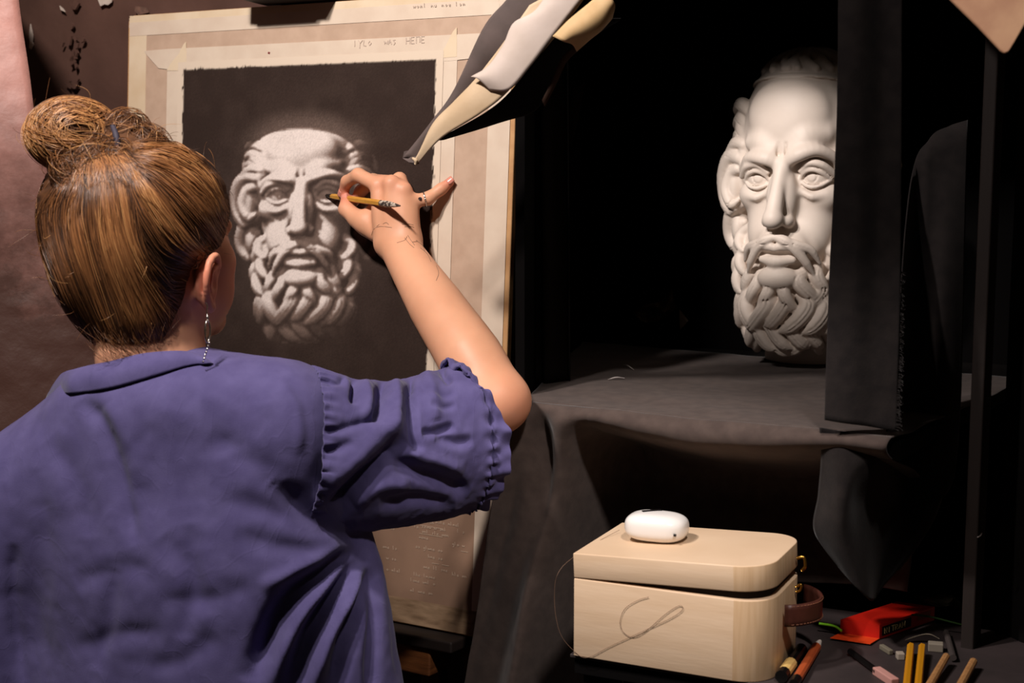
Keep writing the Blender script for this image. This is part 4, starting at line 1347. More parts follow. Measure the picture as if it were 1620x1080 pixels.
def brick(name, a, b, wdt, hgt, m, label, cat):
    A, B = np.array(a), np.array(b); d = B - A; L = np.linalg.norm(d); d /= L
    sd = np.cross(ZV, d); sd /= np.linalg.norm(sd)
    o = box(name, (A + B) / 2 + ZV * hgt / 2, d, sd, ZV, L / 2, wdt / 2, hgt / 2, m, None, .0012, origin=(A + B) / 2)
    return tag(o, label, cat)


brick('pink_pastel', at(1386, 1066), at(1416, 1086), .010, .009, mat('pink_pastel', rgb(206, 150, 140), .8), 'pale pink square pastel stick at the bottom edge', 'pastel stick')
brick('putty_eraser', at(1418, 1042), at(1430, 1042), .010, .008, mat('grey_eraser', rgb(168, 156, 142), .8), 'small off white eraser block left of the yellow pencils', 'eraser')
brick('plastic_eraser', at(1468, 1028), at(1492, 1030), .012, .010, mat('grey_eraser2', rgb(140, 130, 116), .8), 'grey white eraser block behind the yellow pencils', 'eraser')
brick('chalk_piece', at(1394, 1026), at(1410, 1036), .006, .006, mat('dull_chalk', rgb(120, 112, 96), .85), 'dull grey green chalk piece near the red carton', 'chalk')
tag(tube('paper_curl', [at(1432, 1012, .004), at(1450, 1006, .008), at(1470, 1003, .012), at(1486, 1010, .008)], [.0012, .0035, .0035, .0012], mat('paper_curl', rgb(132, 120, 104), .7), None, 6, 16, flat=.25, origin=at(1450, 1008)), 'curled pale paper sliver behind the erasers', 'paper')
# red carton of charcoal with open flap
m_red = mat('red_carton', rgb(196, 30, 16), .45)
m_red_in = mat('red_carton_flap', rgb(226, 70, 22), .5)
cA = at(1391, 1012); cB = at(1329, 1003); cC = at(1478, 982)
car = empty('charcoal_carton', cA, 'red charcoal carton with its end flap folded open', 'carton')
hh = .0185
ex = cC - cA; ew = cB - cA
V = [cA, cC, cC + ew, cA + ew]; V = [np.array(v) + ZV * .001 for v in V] + [np.array(v) + ZV * hh for v in V]
mesh_obj('carton', V, [(3, 2, 1, 0), (4, 5, 6, 7), (0, 1, 5, 4), (1, 2, 6, 5), (2, 3, 7, 6), (3, 0, 4, 7)], m_red, car)
exn = ex / np.linalg.norm(ex); ewn = ew / np.linalg.norm(ew)
fd = np.cross(ZV, ewn); fd = fd if fd @ SN > 0 else -fd
solid('flap', [cA + ZV * .002, cA + ew + ZV * .002, cA + ew + fd * .018 - exn * .012 + ZV * .004, cA + fd * .016 - exn * .012 + ZV * .003], [(0, 1, 2, 3)], m_red_in, car, .0008, False)
sn2 = np.cross(exn, ZV); sn2 = sn2 if sn2 @ SN > 0 else -sn2
m_lbl = mat('black_label', rgb(22, 18, 18), .5)
V = [cA + ex * .04 + ZV * .004, cA + ex * .56 + ZV * .004, cA + ex * .56 + ZV * .0155, cA + ex * .04 + ZV * .0155]
solid('label_band', [v + sn2 * .0006 for v in V], [(0, 1, 2, 3)], m_lbl, car, .0004, False)
V = [cA + ex * .68 + ZV * .008, cA + ex * .92 + ZV * .008, cA + ex * .92 + ZV * .016, cA + ex * .68 + ZV * .016]
solid('label_patch', [v + sn2 * .0006 for v in V], [(0, 1, 2, 3)], mat('rust_label', rgb(150, 60, 36), .5), car, .0004, False)
GL2 = dict(GLY); GL2['M'] = [[(0, 0), (0, 1), (.3, .3), (.6, 1), (.6, 0)]]; GL2['R'] = [[(0, 0), (0, 1), (.5, .85), (.45, .55), (0, .5), (.55, 0)]]; GL2['N'] = [[(0, 0), (0, 1), (.5, 0), (.5, 1)]]
VV, FF = [], []
L = np.linalg.norm(ex)
for ci, c_ in enumerate('NITRAM'):
    for st in GL2[c_]:
        q = [cA + exn * (L * .075 + (ci * .82 + a) * .0085 * 1.0 * L / .11) + ZV * (.0065 + b * .0065) + sn2 * .0012 for a, b in st]
        v, f = tube_vf(spline(q, len(q)), .0007, 4)
        FF += [tuple(np.array(t) + len(VV)) for t in f]; VV += list(v)
mesh_obj('lettering', VV, FF, mat('cream_print', rgb(190, 170, 120), .6), car)
tag(tube('lime_strip', [at(1296, 986, .012), at(1320, 990, .012), at(1332, 998, .008)], .0016, mat('lime_green', rgb(120, 190, 30), .4), None, 8, 12, origin=at(1310, 990)), 'short lime green plastic strip between the handle and red carton', 'strip')
tag(tube('green_wire', [at(1442, 972, .02), at(1470, 975, .02), at(1510, 985, .015), at(1530, 990, .012)], .0012, mat('dark_green_wire', rgb(40, 70, 24), .5), None, 8, 14, origin=at(1480, 978)), 'thin dark green wire behind the red carton', 'wire')
tag(tube('crinkled_wrapper', [at(1450, 944, .012), at(1478, 952, .020), at(1500, 948, .014), at(1526, 966, .012)], [.004, .012, .014, .005], mat('brown_wrapper', rgb(66, 50, 34), .3, rgb(40, 56, 24), 60, bump=.6, bscale=90, bdist=.004), None, 10, 22, flat=.5, origin=at(1490, 952)), 'crinkled green brown wrapper in the dark beside the post', 'wrapper')
# ------------------------------------------------------------------ the woman drawing, seen from behind
from mathutils.bvhtree import BVHTree


def dboard(px_, py_):
    return (ray_plane(px_, py_, B0, BNR) - CAM) @ FWD


def HB(px_, py_, off):
    return P(px_, py_, dboard(px_, py_) - off)


def smooth01(a, b, x):
    t = np.clip((x - a) / (b - a), 0, 1)
    return t * t * (3 - 2 * t)


PHI = math.radians(34)
hf = np.array([math.sin(PHI), math.cos(PHI), 0]); hr = np.array([math.cos(PHI), -math.sin(PHI), 0])
HC = P(250, 375, 1.66)
HR = np.stack([hf, hr, ZV], 1)


def hw(a, b, c):
    return HC + hf * a + hr * b + ZV * c


NB = P(262, 640, 1.66)
RSJ = P(462, 690, 1.655); LSJ = P(45, 765, 1.70)
EL = P(781, 634, 1.757)
WR = HB(628, 386, .056)
person = empty('person', (NB[0], NB[1], 0), 'person in a blue linen shirt drawing, red blond hair in a bun', 'person')


def make_body():
    f = Field((-0.80, 1.44, 0.78), (0.045, 2.075, 1.74), 0.0026)
    # head
    f.ell(hw(-.012, 0, .018), (.095, .073, .085), 0, HR)
    f.ell(hw(.028, 0, -.045), (.060, .057, .072), .02, HR)
    for s in (-1, 1):
        f.cap(hw(-.002, s * .052, -.055), hw(.062, s * .018, -.102), .018, .018, .02)
        f.ell(hw(.046, s * .040, -.030), (.030, .026, .028), .015, HR)
        f.ell(hw(.044, s * .036, -.066), (.032, .025, .032), .015, HR)
        f.ell(hw(.082, s * .031, -.008), (.010, .014, .009), .008, HR, op='sub')
        f.ell(hw(.068, s * .031, -.010), (.0125, .0125, .0125), .002, HR)
    f.ell(hw(.070, 0, -.103), (.019, .022, .017), .014, HR)
    f.tube([hw(.084, 0, .002), hw(.098, 0, -.022), hw(.108, 0, -.040)], [.008, .008, .011], .010)
    for s in (-1, 1): f.ell(hw(.096, s * .012, -.044), (.009, .007, .007), .006, HR)
    f.ell(hw(.078, 0, -.072), (.017, .024, .016), .012, HR)
    f.tube([hw(.088, -.02, -.068), hw(.098, 0, -.066), hw(.088, .02, -.068)], [.004, .006, .004], .004)
    f.tube([hw(.086, -.018, -.078), hw(.096, 0, -.079), hw(.086, .018, -.078)], [.004, .0065, .004], .004)
    f.tube([hw(.090, -.022, -.0725), hw(.103, 0, -.0725), hw(.090, .022, -.0725)], [.0015, .0015, .0015], .002, op='sub')
    f.tube([hw(.070, -.042, .012), hw(.082, -.02, .014), hw(.082, 0, .010), hw(.082, .02, .014), hw(.070, .042, .012)], [.006, .007, .006, .007, .006], .014)
    # ears
    for s in (-1, 1):
        E = lambda a, b, c: hw(a + .004, s * b, c - .006)
        f.ell(E(-.002, .076, -.044), (.016, .008, .028), .006, HR)
        f.tube([E(.014, .074, -.040), E(.014, .079, -.024), E(.003, .087, -.013), E(-.011, .092, -.018), E(-.018, .093, -.034), E(-.016, .090, -.050), E(-.008, .084, -.064), E(.000, .079, -.073), E(.006, .076, -.070)], [.003, .0042, .0046, .0046, .0044, .0044, .0052, .0062, .0045], .003)
        f.tube([E(.008, .082, -.026), E(-.004, .087, -.030), E(-.008, .087, -.044), E(-.001, .083, -.056)], [.003, .0034, .0034, .003], .003)
        f.ell(E(.005, .088, -.044), (.009, .008, .012), .003, HR, op='sub')
    # neck and trunk
    f.cap(hw(-.018, 0, -.055), NB + np.array([0, 0, -.02]), .050, .058, .03)
    f.tube([hw(-.045, 0, -.06), hw(-.052, 0, -.11), NB + np.array([-.015, -.01, -.02])], [.03, .036, .05], .03)
    f.cap(NB - ZV * .05, RSJ, .050, .048, .04); f.cap(NB - ZV * .05, LSJ, .050, .048, .04)
    tc = P(285, 900, 1.70)
    f.ell(tc + ZV * .03, (.135, .088, .21), .05)
    f.cap(tc - ZV * .15, tc - ZV * .30, .105, .11, .04)
    # right arm
    f.tube([RSJ - ZV * .01, RSJ * .5 + EL * .5 + np.array([0, .005, -.022]), EL], [.046, .040, .040], .02)
    f.ell(P(806, 634, 1.757), (.022, .024, .022), .022)
    f.tube([EL, P(744, 566, 1.785), P(690, 484, 1.845), WR], [.041, .0415, .0365, .0255], .012)
    # left arm hanging, mostly out of the picture
    LE = LSJ + np.array([-.045, -.01, -.26]); LWp = LE + np.array([.02, .06, -.235])
    f.tube([LSJ, LSJ * .5 + LE * .5, LE], [.050, .045, .038], .03)
    f.cap(LE, LWp, .037, .026, .01)
    # right hand: carpal block, metacarpals, five fingers
    kn = {'i': HB(598, 293, .060), 'm': HB(620, 290, .064), 'r': HB(639, 301, .057), 'l': HB(651, 319, .046)}
    wrs = {'i': HB(611, 380, .058), 'm': HB(622, 378, .060), 'r': HB(636, 376, .058), 'l': HB(646, 374, .053)}
    f.cap(HB(615, 389, .055), HB(645, 379, .052), .0170, .0175, .012)
    for k_ in 'imrl':
        f.tube([wrs[k_], wrs[k_] * .5 + kn[k_] * .5 + BNR * .001, kn[k_]], [.0165, .0140, .0108], .010)
    f.tube([HB(608, 372, .038), HB(600, 330, .036), HB(605, 308, .040)], [.014, .015, .010], .012)
    f.tube([HB(630, 366, .036), HB(632, 335, .034)], [.014, .013], .012)
    fing = [
        ([kn['i'], HB(567, 277, .056), HB(549, 287, .043), HB(543, 304, .034)], [.0108, .0096, .0084, .0070]),
        ([kn['m'], HB(590, 286, .030), HB(571, 302, .020), HB(560, 320, .020)], [.0112, .0098, .0086, .0072]),
        ([kn['r'], HB(632, 284, .030), HB(612, 300, .014), HB(600, 322, .016)], [.0106, .0098, .0084, .0070]),
        ([kn['l'], HB(677, 314, .030), HB(698, 299, .0155), HB(712, 288, .0075)], [.0098, .0088, .0078, .0064]),
        ([HB(596, 366, .047), HB(565, 346, .046), HB(548, 331, .043), HB(548, 315, .036)], [.0155, .0125, .0108, .0080]),
    ]
    for pts, rad in fing:
        for a in range(3):
            f.cap(pts[a], pts[a + 1], rad[a], rad[a + 1], .0045)
    f.ell(HB(580, 350, .050), (.016, .014, .016), .012)
    for k_ in 'im':     # tendons
        f.tube([wrs[k_] + BNR * .014, kn[k_] + BNR * .008], [.002, .0025], .006)
    # left hand, relaxed
    hand_l = LWp
    dn = np.array([.05, .15, -.98])
    f.ell(hand_l + dn * .05, (.018, .036, .048), .012)
    for i_ in range(4):
        b_ = hand_l + dn * .085 + np.array([.002, .026 - .017 * i_, 0])
        c_ = b_ + dn * (.036 + .006 * (1 - abs(i_ - 1.3))) + np.array([.010, 0, 0])
        f.cap(b_, c_, .0085, .0078, .003); f.cap(c_, c_ + dn * .03 + np.array([.016, 0, 0]), .0078, .0062, .002)
    f.cap(hand_l + dn * .03 + np.array([0, .03, 0]), hand_l + dn * .075 + np.array([.012, .052, 0]), .011, .0075, .006)
    V, F = f.mesh()
    return laplace(V, F, 2, .45), F, fing, kn


KV, KF, FING, KN = make_body()
m_skin = mat('skin', rgb(216, 160, 128), 0.48, rgb(206, 146, 114), 16, 5, sub=.12, attr='skin_tone', spec=.35, bump=.08, bscale=260, bdist=.0004)
# the colour ramp is multiplied onto the point colour, so keep it near white
_r = [n for n in m_skin.node_tree.nodes if n.type == 'VALTORGB'][0].color_ramp
_r.elements[0].color = (1, 1, 1, 1); _r.elements[1].color = (.90, .87, .85, 1)
body = mesh_obj('body', KV, KF, m_skin, person, True)
base = np.tile(np.array(rgb(222, 164, 130)[:3]), (len(KV), 1))
red = np.zeros(len(KV))
for c_, r_, a_ in ((hw(-.004, .086, -.045), .036, .75), (HB(712, 288, .0075), .014, .7), (HB(543, 304, .034), .018, .55), (HB(548, 315, .036), .016, .5), (KN['i'], .016, .22), (KN['m'], .016, .22), (KN['r'], .014, .22), (hw(.06, .045, -.04), .04, .35), (P(806, 650, 1.74), .04, .35)):
    red += a_ * np.exp(-((np.linalg.norm(KV - c_, axis=1) / r_) ** 2))
red = np.clip(red, 0, 1)[:, None]
colb = base * (1 - red) + np.array(rgb(206, 112, 92)[:3]) * red
at_ = body.data.color_attributes.new('skin_tone', 'FLOAT_COLOR', 'POINT')
if len(body.data.vertices) == len(KV):
    at_.data.foreach_set('color', np.concatenate([colb, np.ones((len(KV), 1))], 1).astype(np.float32).ravel())
BVH = BVHTree.FromPolygons([Vector(v) for v in KV], [tuple(int(i) for i in q) for q in KF])


def cast(bvh, px_, py_, lift=.0005):
    v = FWD + (px_ - 810.0) / FPX * RGT - (py_ - 540.0) / FPX * UPV
    v /= np.linalg.norm(v)
    h = bvh.ray_cast(Vector(CAM), Vector(v), 4.0)
    if h[0] is None: return None
    return np.array(h[0]) + np.array(h[1]) * lift


# fine ink marks on the back of the hand
m_ink = mat('ink_line', rgb(128, 100, 82), .6)
VV, FF = [], []
for ln in ([(636, 355), (646, 354), (654, 356)], [(640, 359), (650, 358), (655, 360)], [(642, 352), (648, 362)], [(645, 372), (650, 380), (656, 388)], [(652, 383), (660, 382)], [(596, 358), (600, 355)], [(606, 354), (611, 352), (615, 355)], [(588, 372), (592, 362), (602, 358), (620, 360)],
           [(640, 376), (648, 386), (655, 392)], [(665, 392), (676, 402), (682, 414)], [(690, 420), (694, 432), (690, 444)], [(628, 384), (640, 380), (644, 374)], [(658, 380), (668, 388), (672, 398)]):
    q = [cast(BVH, x, y, .0002) for x, y in spline([(a, b) for a, b in ln], 7)]
    q = [z for z in q if z is not None]
    if len(q) > 2:
        v, f = tube_vf(np.array(q), .0003, 4)
        FF += [tuple(np.array(t) + len(VV)) for t in f]; VV += list(v)
if VV: tag(mesh_obj('ink_marks', VV, FF, m_ink, person), 'faint dark ink lines on the hand', kind='stuff')
# nail of the stretched little finger and the thumb
m_nail = mat('nail', rgb(214, 140, 122), .25)
for (tip, prev, r_) in ((FING[3][0][3], FING[3][0][2], .0062), (FING[4][0][3], FING[4][0][2], .0076), (FING[0][0][3], FING[0][0][2], .0068)):
    d_ = (tip - prev) / np.linalg.norm(tip - prev)
    o_ = BNR - d_ * (BNR @ d_); o_ /= np.linalg.norm(o_); s_ = np.cross(d_, o_)
    V = []
    for i in range(7):
        for j in range(7):
            a, b = i / 6 * 2 - 1, j / 6 * 2 - 1
            k_ = 1 - .18 * a * a
            V.append(tip + d_ * (.001 + .0048 * a) + (s_ * math.sin(b * .95 * k_) + o_ * math.cos(b * .95 * k_)) * r_ * (1.02 - .03 * max(a, 0)))
    solid('nail', np.array(V), grid_faces(7, 7), m_nail, person, .0006, True, offset=0)
# ring on the little finger
m_silver = mat('silver', rgb(206, 200, 194), .22, metal=1.0)
a_, b_ = FING[3][0][0], FING[3][0][1]
d_ = (b_ - a_) / np.linalg.norm(b_ - a_); c_ = a_ + (b_ - a_) * .80
e1 = np.cross(d_, ZV); e1 /= np.linalg.norm(e1); e2 = np.cross(d_, e1)
t = np.linspace(0, 2 * np.pi, 30)
rg = tube('finger_ring', c_ + .0102 * (np.cos(t)[:, None] * e1 + np.sin(t)[:, None] * e2), .0011, m_silver, person, 8)
q = c_ + .0112 * BNR
tube('ring_stone', [q - BNR * .001, q + BNR * .001, q + BNR * .0022], [.0024, .0024, .0014], mat('dark_stone', rgb(60, 58, 70), .15), rg, 10)

# ------------------------------------------------------------------ pencil stub in the fingers
pA, pB = HB(515, 309, .0012), P(633, 325.5, dboard(633, 325) - .112)
pen = empty('pencil', pA, 'short worn yellow pencil stub held against the drawing', 'pencil')
L_ = pB - pA
tube('graphite_tip', [pA, pA + L_ * .02, pA + L_ * .09], [.0006, .0026, .0034], m_blk_l, pen, 8)
tube('barrel', [pA + L_ * .085, pA + L_ * .14, pA + L_ * .76], [.0032, .0041, .0044], mat('ochre_lacquer', rgb(206, 150, 62), .35, rgb(190, 130, 50), 60), pen, 6, smooth=False)
tube('chipped_end', [pA + L_ * .76, pA + L_ * .86, pA + L_ * .93, pA + L_], [.0044, .0046, .0030, .0010], mat('chipped_paint', rgb(60, 50, 46), .5, rgb(190, 176, 160), 160, lo=.45, hi=.55), pen, 7, smooth=False)

# ------------------------------------------------------------------ shirt
m_linen = mat('blue_linen', rgb(91, 84, 128), 0.88, rgb(82, 75, 118), 40, 6, bump=.22, bscale=620, bdist=.0006, spec=.12, sheen=.10)
_nt = m_linen.node_tree
_tc = [n for n in _nt.nodes if n.type == 'TEX_COORD'][0]
_b1 = [n for n in _nt.nodes if n.type == 'BUMP'][0]
_prev = _b1.outputs[0]
for _sc, _w, _st, _ds in ((6.0, .016, .08, .0014), (19.0, .03, .14, .0008)):
    # linen creases: thin ridges along the zero lines of a warped noise
    _n = _nt.nodes.new('ShaderNodeTexNoise'); _n.inputs['Scale'].default_value = _sc; _n.inputs['Detail'].default_value = 1.5; _n.inputs['Distortion'].default_value = .8
    _mp = _nt.nodes.new('ShaderNodeMapping'); _mp.inputs['Scale'].default_value = (1.6, 1, .7); _mp.inputs['Rotation'].default_value = (0, .9 if _sc < 10 else -.5, 0)
    _nt.links.new(_tc.outputs['Object'], _mp.inputs['Vector']); _nt.links.new(_mp.outputs[0], _n.inputs['Vector'])
    _s = _nt.nodes.new('ShaderNodeMath'); _s.operation = 'SUBTRACT'; _s.inputs[1].default_value = .5; _nt.links.new(_n.outputs['Fac'], _s.inputs[0])
    _a = _nt.nodes.new('ShaderNodeMath'); _a.operation = 'ABSOLUTE'; _nt.links.new(_s.outputs[0], _a.inputs[0])
    _m = _nt.nodes.new('ShaderNodeMapRange'); _m.interpolation_type = 'SMOOTHSTEP'; _m.inputs['From Max'].default_value = _w; _m.inputs['To Min'].default_value = 1; _m.inputs['To Max'].default_value = 0
    _nt.links.new(_a.outputs[0], _m.inputs['Value'])
    _bb = _nt.nodes.new('ShaderNodeBump'); _bb.inputs['Strength'].default_value = _st; _bb.inputs['Distance'].default_value = _ds
    _nt.links.new(_m.outputs[0], _bb.inputs['Height']); _nt.links.new(_prev, _bb.inputs['Normal']); _prev = _bb.outputs[0]
_nt.links.new(_prev, _nt.nodes['Principled BSDF'].inputs['Normal'])
BG_ = math.radians(16)
bl = np.array([math.cos(BG_), -math.sin(BG_), 0]); bg = np.array([math.sin(BG_), math.cos(BG_), 0])
TR = np.stack([bl, bg, ZV], 1)


def make_torso():
    f = Field((-0.80, 1.36, 0.80), (-0.02, 1.98, 1.45), 0.0034)
    f.cap(P(262, 648, 1.655), P(446, 672, 1.645), .066, .076, .03)
    f.ell(P(240, 640, 1.625), (.11, .055, .045), .03, TR)
    f.cap(P(255, 650, 1.655), P(30, 785, 1.695), .066, .070, .04)
    f.ell(P(270, 810, 1.715), (.205, .125, .17), .06, TR)
    c0 = P(308, 960, 1.715)

    def fn(x, y, z):
        dz = (1.23 - z)
        a = .222 + .055 * np.clip(dz / .35, 0, 1); b = .125 + .03 * np.clip(dz / .35, 0, 1)
        q0 = (x - c0[0]) * bl[0] + (y - c0[1]) * bl[1]; q1 = (x - c0[0]) * bg[0] + (y - c0[1]) * bg[1]
        r = np.sqrt((q0 / a) ** 2 + (q1 / b) ** 2 + (np.clip(z - 1.10, 0, 1) / .22) ** 2)
        return (r - 1) * .15
    f.custom(fn, (-0.80, 1.36, 0.78), (-.02, 1.98, 1.40), .07)
    f.cap(P(455, 700, 1.66), P(540, 715, 1.69), .074, .050, .03)          # shoulder reaching into the sleeve
    f.tube([P(30, 795, 1.695), P(-16, 890, 1.69), P(-44, 1090, 1.69)], [.068, .070, .066], .03)
    f.custom(lambda x, y, z: (.86 - z) * -1 * -1 + 0 * x + 0 * y, (-.80, 1.36, .78), (-.02, 1.98, .90), .001, op='sub')
    V, F = f.mesh()
    return laplace(V, F, 3, .5), F


def polyline_dist(px_, pts):
    p = np.asarray(pts, float)
    best = np.full(len(px_), 1e9); par = np.zeros(len(px_))
    for i in range(len(p) - 1):
        a, ba = p[i], p[i + 1] - p[i]
        t = np.clip(((px_ - a) @ ba) / (ba @ ba), 0, 1)
        d = np.linalg.norm(px_ - a - t[:, None] * ba, axis=1)
        m = d < best
        best[m] = d[m]; par[m] = (i + t[m]) / (len(p) - 1)
    return best, par


def apply_folds(V, F, folds, facing=.05):
    N = vnormals(V, F)
    pxy = proj(V)
    vd = V - CAM; vd /= np.linalg.norm(vd, axis=1)[:, None]
    w = smooth01(-facing, facing + .35, -(N * vd).sum(1))
    D = np.zeros(len(V))
    for pts, width, depth in folds:
        d, par = polyline_dist(pxy, spline(pts, max(8, len(pts) * 5)))
        taper = np.clip(np.minimum(par / .18, (1 - par) / .18), 0, 1) ** .7
        D += depth * np.exp(-(d / width) ** 2) * taper
    return V - N * (D * w)[:, None]


TV, TF = make_torso()
torso_folds = [
    ([(128, 632), (160, 668), (184, 725), (200, 800), (214, 862)], 13, .007), ([(168, 640), (200, 690), (225, 770)], 20, -.004),
    ([(612, 836), (560, 838), (500, 816), (430, 762)], 18, .015), ([(600, 842), (520, 846), (440, 812), (350, 790)], 18, .006), ([(604, 850), (540, 872), (450, 866), (370, 846)], 18, .006),
    ([(606, 850), (520, 905), (450, 960), (395, 1080)], 18, .028), ([(608, 862), (545, 930), (495, 1000), (455, 1100)], 15, .026), ([(611, 870), (575, 950), (545, 1020), (525, 1100)], 13, .020),
    ([(606, 846), (500, 890), (410, 930)], 12, -.008), ([(610, 860), (530, 915), (470, 985), (425, 1090)], 12, -.012), ([(611, 868), (560, 940), (520, 1010), (490, 1100)], 11, -.012), ([(612, 880), (597, 960), (590, 1040), (588, 1100)], 10, .012),
    ([(616, 900), (622, 980), (634, 1080)], 6, .005), ([(330, 690), (400, 730), (440, 770)], 20, .004), ([(420, 640), (428, 700), (440, 760)], 16, .003),
    ([(255, 850), (300, 905), (330, 975)], 18, .004), ([(120, 925), (180, 900), (240, 900)], 16, .003), ([(110, 1030), (190, 1005), (260, 1000)], 16, .0035), ([(250, 950), (330, 950), (400, 925)], 16, .003),
    ([(60, 740), (70, 850), (60, 960), (75, 1080)], 18, .004), ([(20, 860), (22, 950), (38, 1080)], 10, .005), ([(300, 830), (305, 920), (290, 1010)], 16, .0045), ([(180, 900), (170, 980), (150, 1060)], 14, .005),
    ([(340, 1000), (300, 1040), (230, 1060)], 16, .003), ([(280, 620), (330, 660), (360, 720)], 24, .003), ([(70, 700), (120, 760), (140, 850)], 22, .004), ([(440, 600), (470, 650), (474, 720)], 8, -.003),
]
TV = apply_folds(TV, TF, torso_folds)
Nn = vnormals(TV, TF)
TV = TV + Nn * (.0016 * vnoise(TV * 13, 81) + .0008 * vnoise(TV * np.array([30, 30, 40]), 82) + .0005 * vnoise(TV * 85, 83))[:, None]
shirt = mesh_obj('shirt', TV, TF, m_linen, person, True)
TBV = BVHTree.FromPolygons([Vector(v) for v in TV], [tuple(int(i) for i in q) for q in TF])


def make_sleeve():
    ns, nt = 230, 220
    ax = spline([P(484, 712, 1.648), P(560, 716, 1.670), P(640, 708, 1.705), P(715, 694, 1.738), P(764, 690, 1.757)], ns)
    tg = np.gradient(ax, axis=0); tg /= np.linalg.norm(tg, axis=1)[:, None]
    up = ZV[None] - tg * (tg @ ZV)[:, None]; up /= np.linalg.norm(up, axis=1)[:, None]
    sd = np.cross(tg, up)                       # towards the viewer
    sd *= np.sign(-(sd[:, 1:2]))
    s = np.linspace(0, 1, ns); th = np.linspace(0, 2 * np.pi, nt, endpoint=False)
    rt = np.interp(s, [0, .06, .3, .5, .7, .80, .86, .93, 1], [.096, .095, .086, .080, .085, .093, .086, .094, .093])
    rb = np.interp(s, [0, .06, .3, .6, .84, .9, 1], [.092, .092, .094, .094, .093, .090, .088])
    rd = np.interp(s, [0, .2, .6, .84, .87, 1], [.076, .074, .076, .078, .073, .078])
    S_, T_ = np.meshgrid(s, th, indexing='ij')
    c, sn = np.cos(T_), np.sin(T_)
    rv = np.where(c > 0, rt[:, None], rb[:, None])
    # gathers: fine pleats dying away from the seam and from the elastic at the cuff
    pl = .0022 * np.cos(46 * T_ + 2 * np.sin(5 * T_)) * np.exp(-((S_ - .0) / .06) ** 2)
    pl += .0042 * np.cos(30 * T_ + 2.5 * np.sin(3 * T_)) * np.exp(-((S_ - .865) / .055) ** 2)
    pl -= .004 * np.exp(-((S_ - .865) / .012) ** 2)
    pl += .0045 * np.cos(13 * T_ + 1.3) * smooth01(.88, 1.0, S_) + .003 * np.cos(23 * T_) * smooth01(.9, 1, S_)
    k = 1 + pl / .09
    # opening is cut slanted: top edge shorter than the underside
    sl = -.046 * smooth01(.8, 1, S_) * (c > 0) * c ** 2 * 1.0 - .008 * smooth01(.8, 1, S_) * (c < 0) * c ** 2
    V = ax[:, None] + tg[:, None] * sl[..., None] + up[:, None] * (c * rv * k)[..., None] + sd[:, None] * (sn * rd[:, None] * k)[..., None]
    F = grid_faces(ns, nt, False, True)
    return V.reshape(-1, 3), F


LV, LF = make_sleeve()
_n = vnormals(LV, LF)
_c = LV.mean(0)
if ((LV - _c) * _n).sum(1).mean() < 0: LF = LF[:, ::-1].copy()
sleeve_folds = [
    ([(553, 588), (562, 606), (560, 640)], 6, .011), ([(602, 590), (604, 625), (592, 670)], 8, .016), ([(646, 584), (650, 625), (655, 690), (664, 715)], 7, .013), ([(694, 570), (700, 590), (716, 606)], 6, .008),
    ([(575, 590), (584, 625), (580, 665)], 9, -.006), ([(625, 592), (628, 640), (618, 690)], 10, -.009), ([(672, 578), (684, 620), (692, 665)], 12, -.008),
    ([(640, 690), (600, 728), (560, 770), (525, 815)], 15, .020), ([(632, 655), (590, 705), (545, 745), (505, 768)], 24, -.010), ([(720, 672), (690, 682), (668, 684)], 6, .009),
    ([(615, 724), (660, 744), (710, 764), (742, 780)], 12, .014), ([(640, 715), (690, 730), (735, 745)], 11, -.007), ([(500, 690), (560, 672), (600, 662)], 7, .005), ([(505, 720), (560, 700)], 7, .004), ([(490, 660), (460, 668), (440, 665)], 6, .003),
    ([(600, 800), (660, 790), (720, 800)], 10, .008), ([(560, 800), (600, 770), (650, 765)], 10, -.006), ([(690, 690), (720, 700), (748, 695)], 8, .006), ([(500, 600), (530, 604), (548, 600)], 6, .006), ([(680, 640), (700, 645), (722, 640)], 5, .004), ([(660, 612), (700, 625), (722, 620)], 5, .003),
]
LV = apply_folds(LV, LF, sleeve_folds)
_n = vnormals(LV, LF)
LV = LV + _n * (.0016 * vnoise(LV * 26, 91) + .0010 * vnoise(LV * 60, 92) + .0006 * vnoise(LV * 130, 93))[:, None]
slv = solid('sleeve', LV, LF, m_linen, shirt, .0018, True)
# seam stitching along the shoulder
LBV = BVHTree.FromPolygons([Vector(v) for v in LV], [tuple(int(i) for i in q) for q in LF])
# collar
top = spline([(84, 616, 1.76), (98, 594, 1.70), (122, 585, 1.640), (180, 572, 1.598), (236, 560, 1.575), (296, 558, 1.582), (330, 571, 1.622), (348, 583, 1.69), (338, 588, 1.76)], 60)
low = spline([(74, 640, 1.76), (92, 625, 1.685), (118, 623, 1.622), (180, 614, 1.574), (250, 594, 1.545), (300, 579, 1.555), (336, 577, 1.606), (356, 588, 1.69), (345, 598, 1.76)], 60)
CVs = np.zeros((60, 14, 3))
for i in range(60):
    A_, B_ = P(*top[i]), P(*low[i])
    h_ = cast(TBV, low[i][0], low[i][1], .001)
    if h_ is not None and 100 < low[i][0] < 334 and i < 48:
        k_ = min(1, min(max(i - 6, 0), max(48 - i, 0)) / 8)
        B_ = B_ * (1 - k_) + h_ * k_
        dA = ((B_ - CAM) @ FWD) + .012
        A_ = A_ * (1 - k_) + P(top[i][0], top[i][1], dA) * k_
    nrm = np.array([-.25, -.9, .35])
    for j in range(14):
        b = j / 13
        if j < 4:      # the fold rolls over inside
            an = (3 - j) / 3
            CVs[i, j] = A_ - nrm * .006 * an + np.array([0, 0, -.012 * an * an]) + ZV * .002 * math.sin(an * math.pi)
        else:
            b = (j - 3) / 10
            CVs[i, j] = A_ * (1 - b) + B_ * b + nrm * .0045 * math.sin(b * math.pi)
Qc = CVs.reshape(-1, 3)
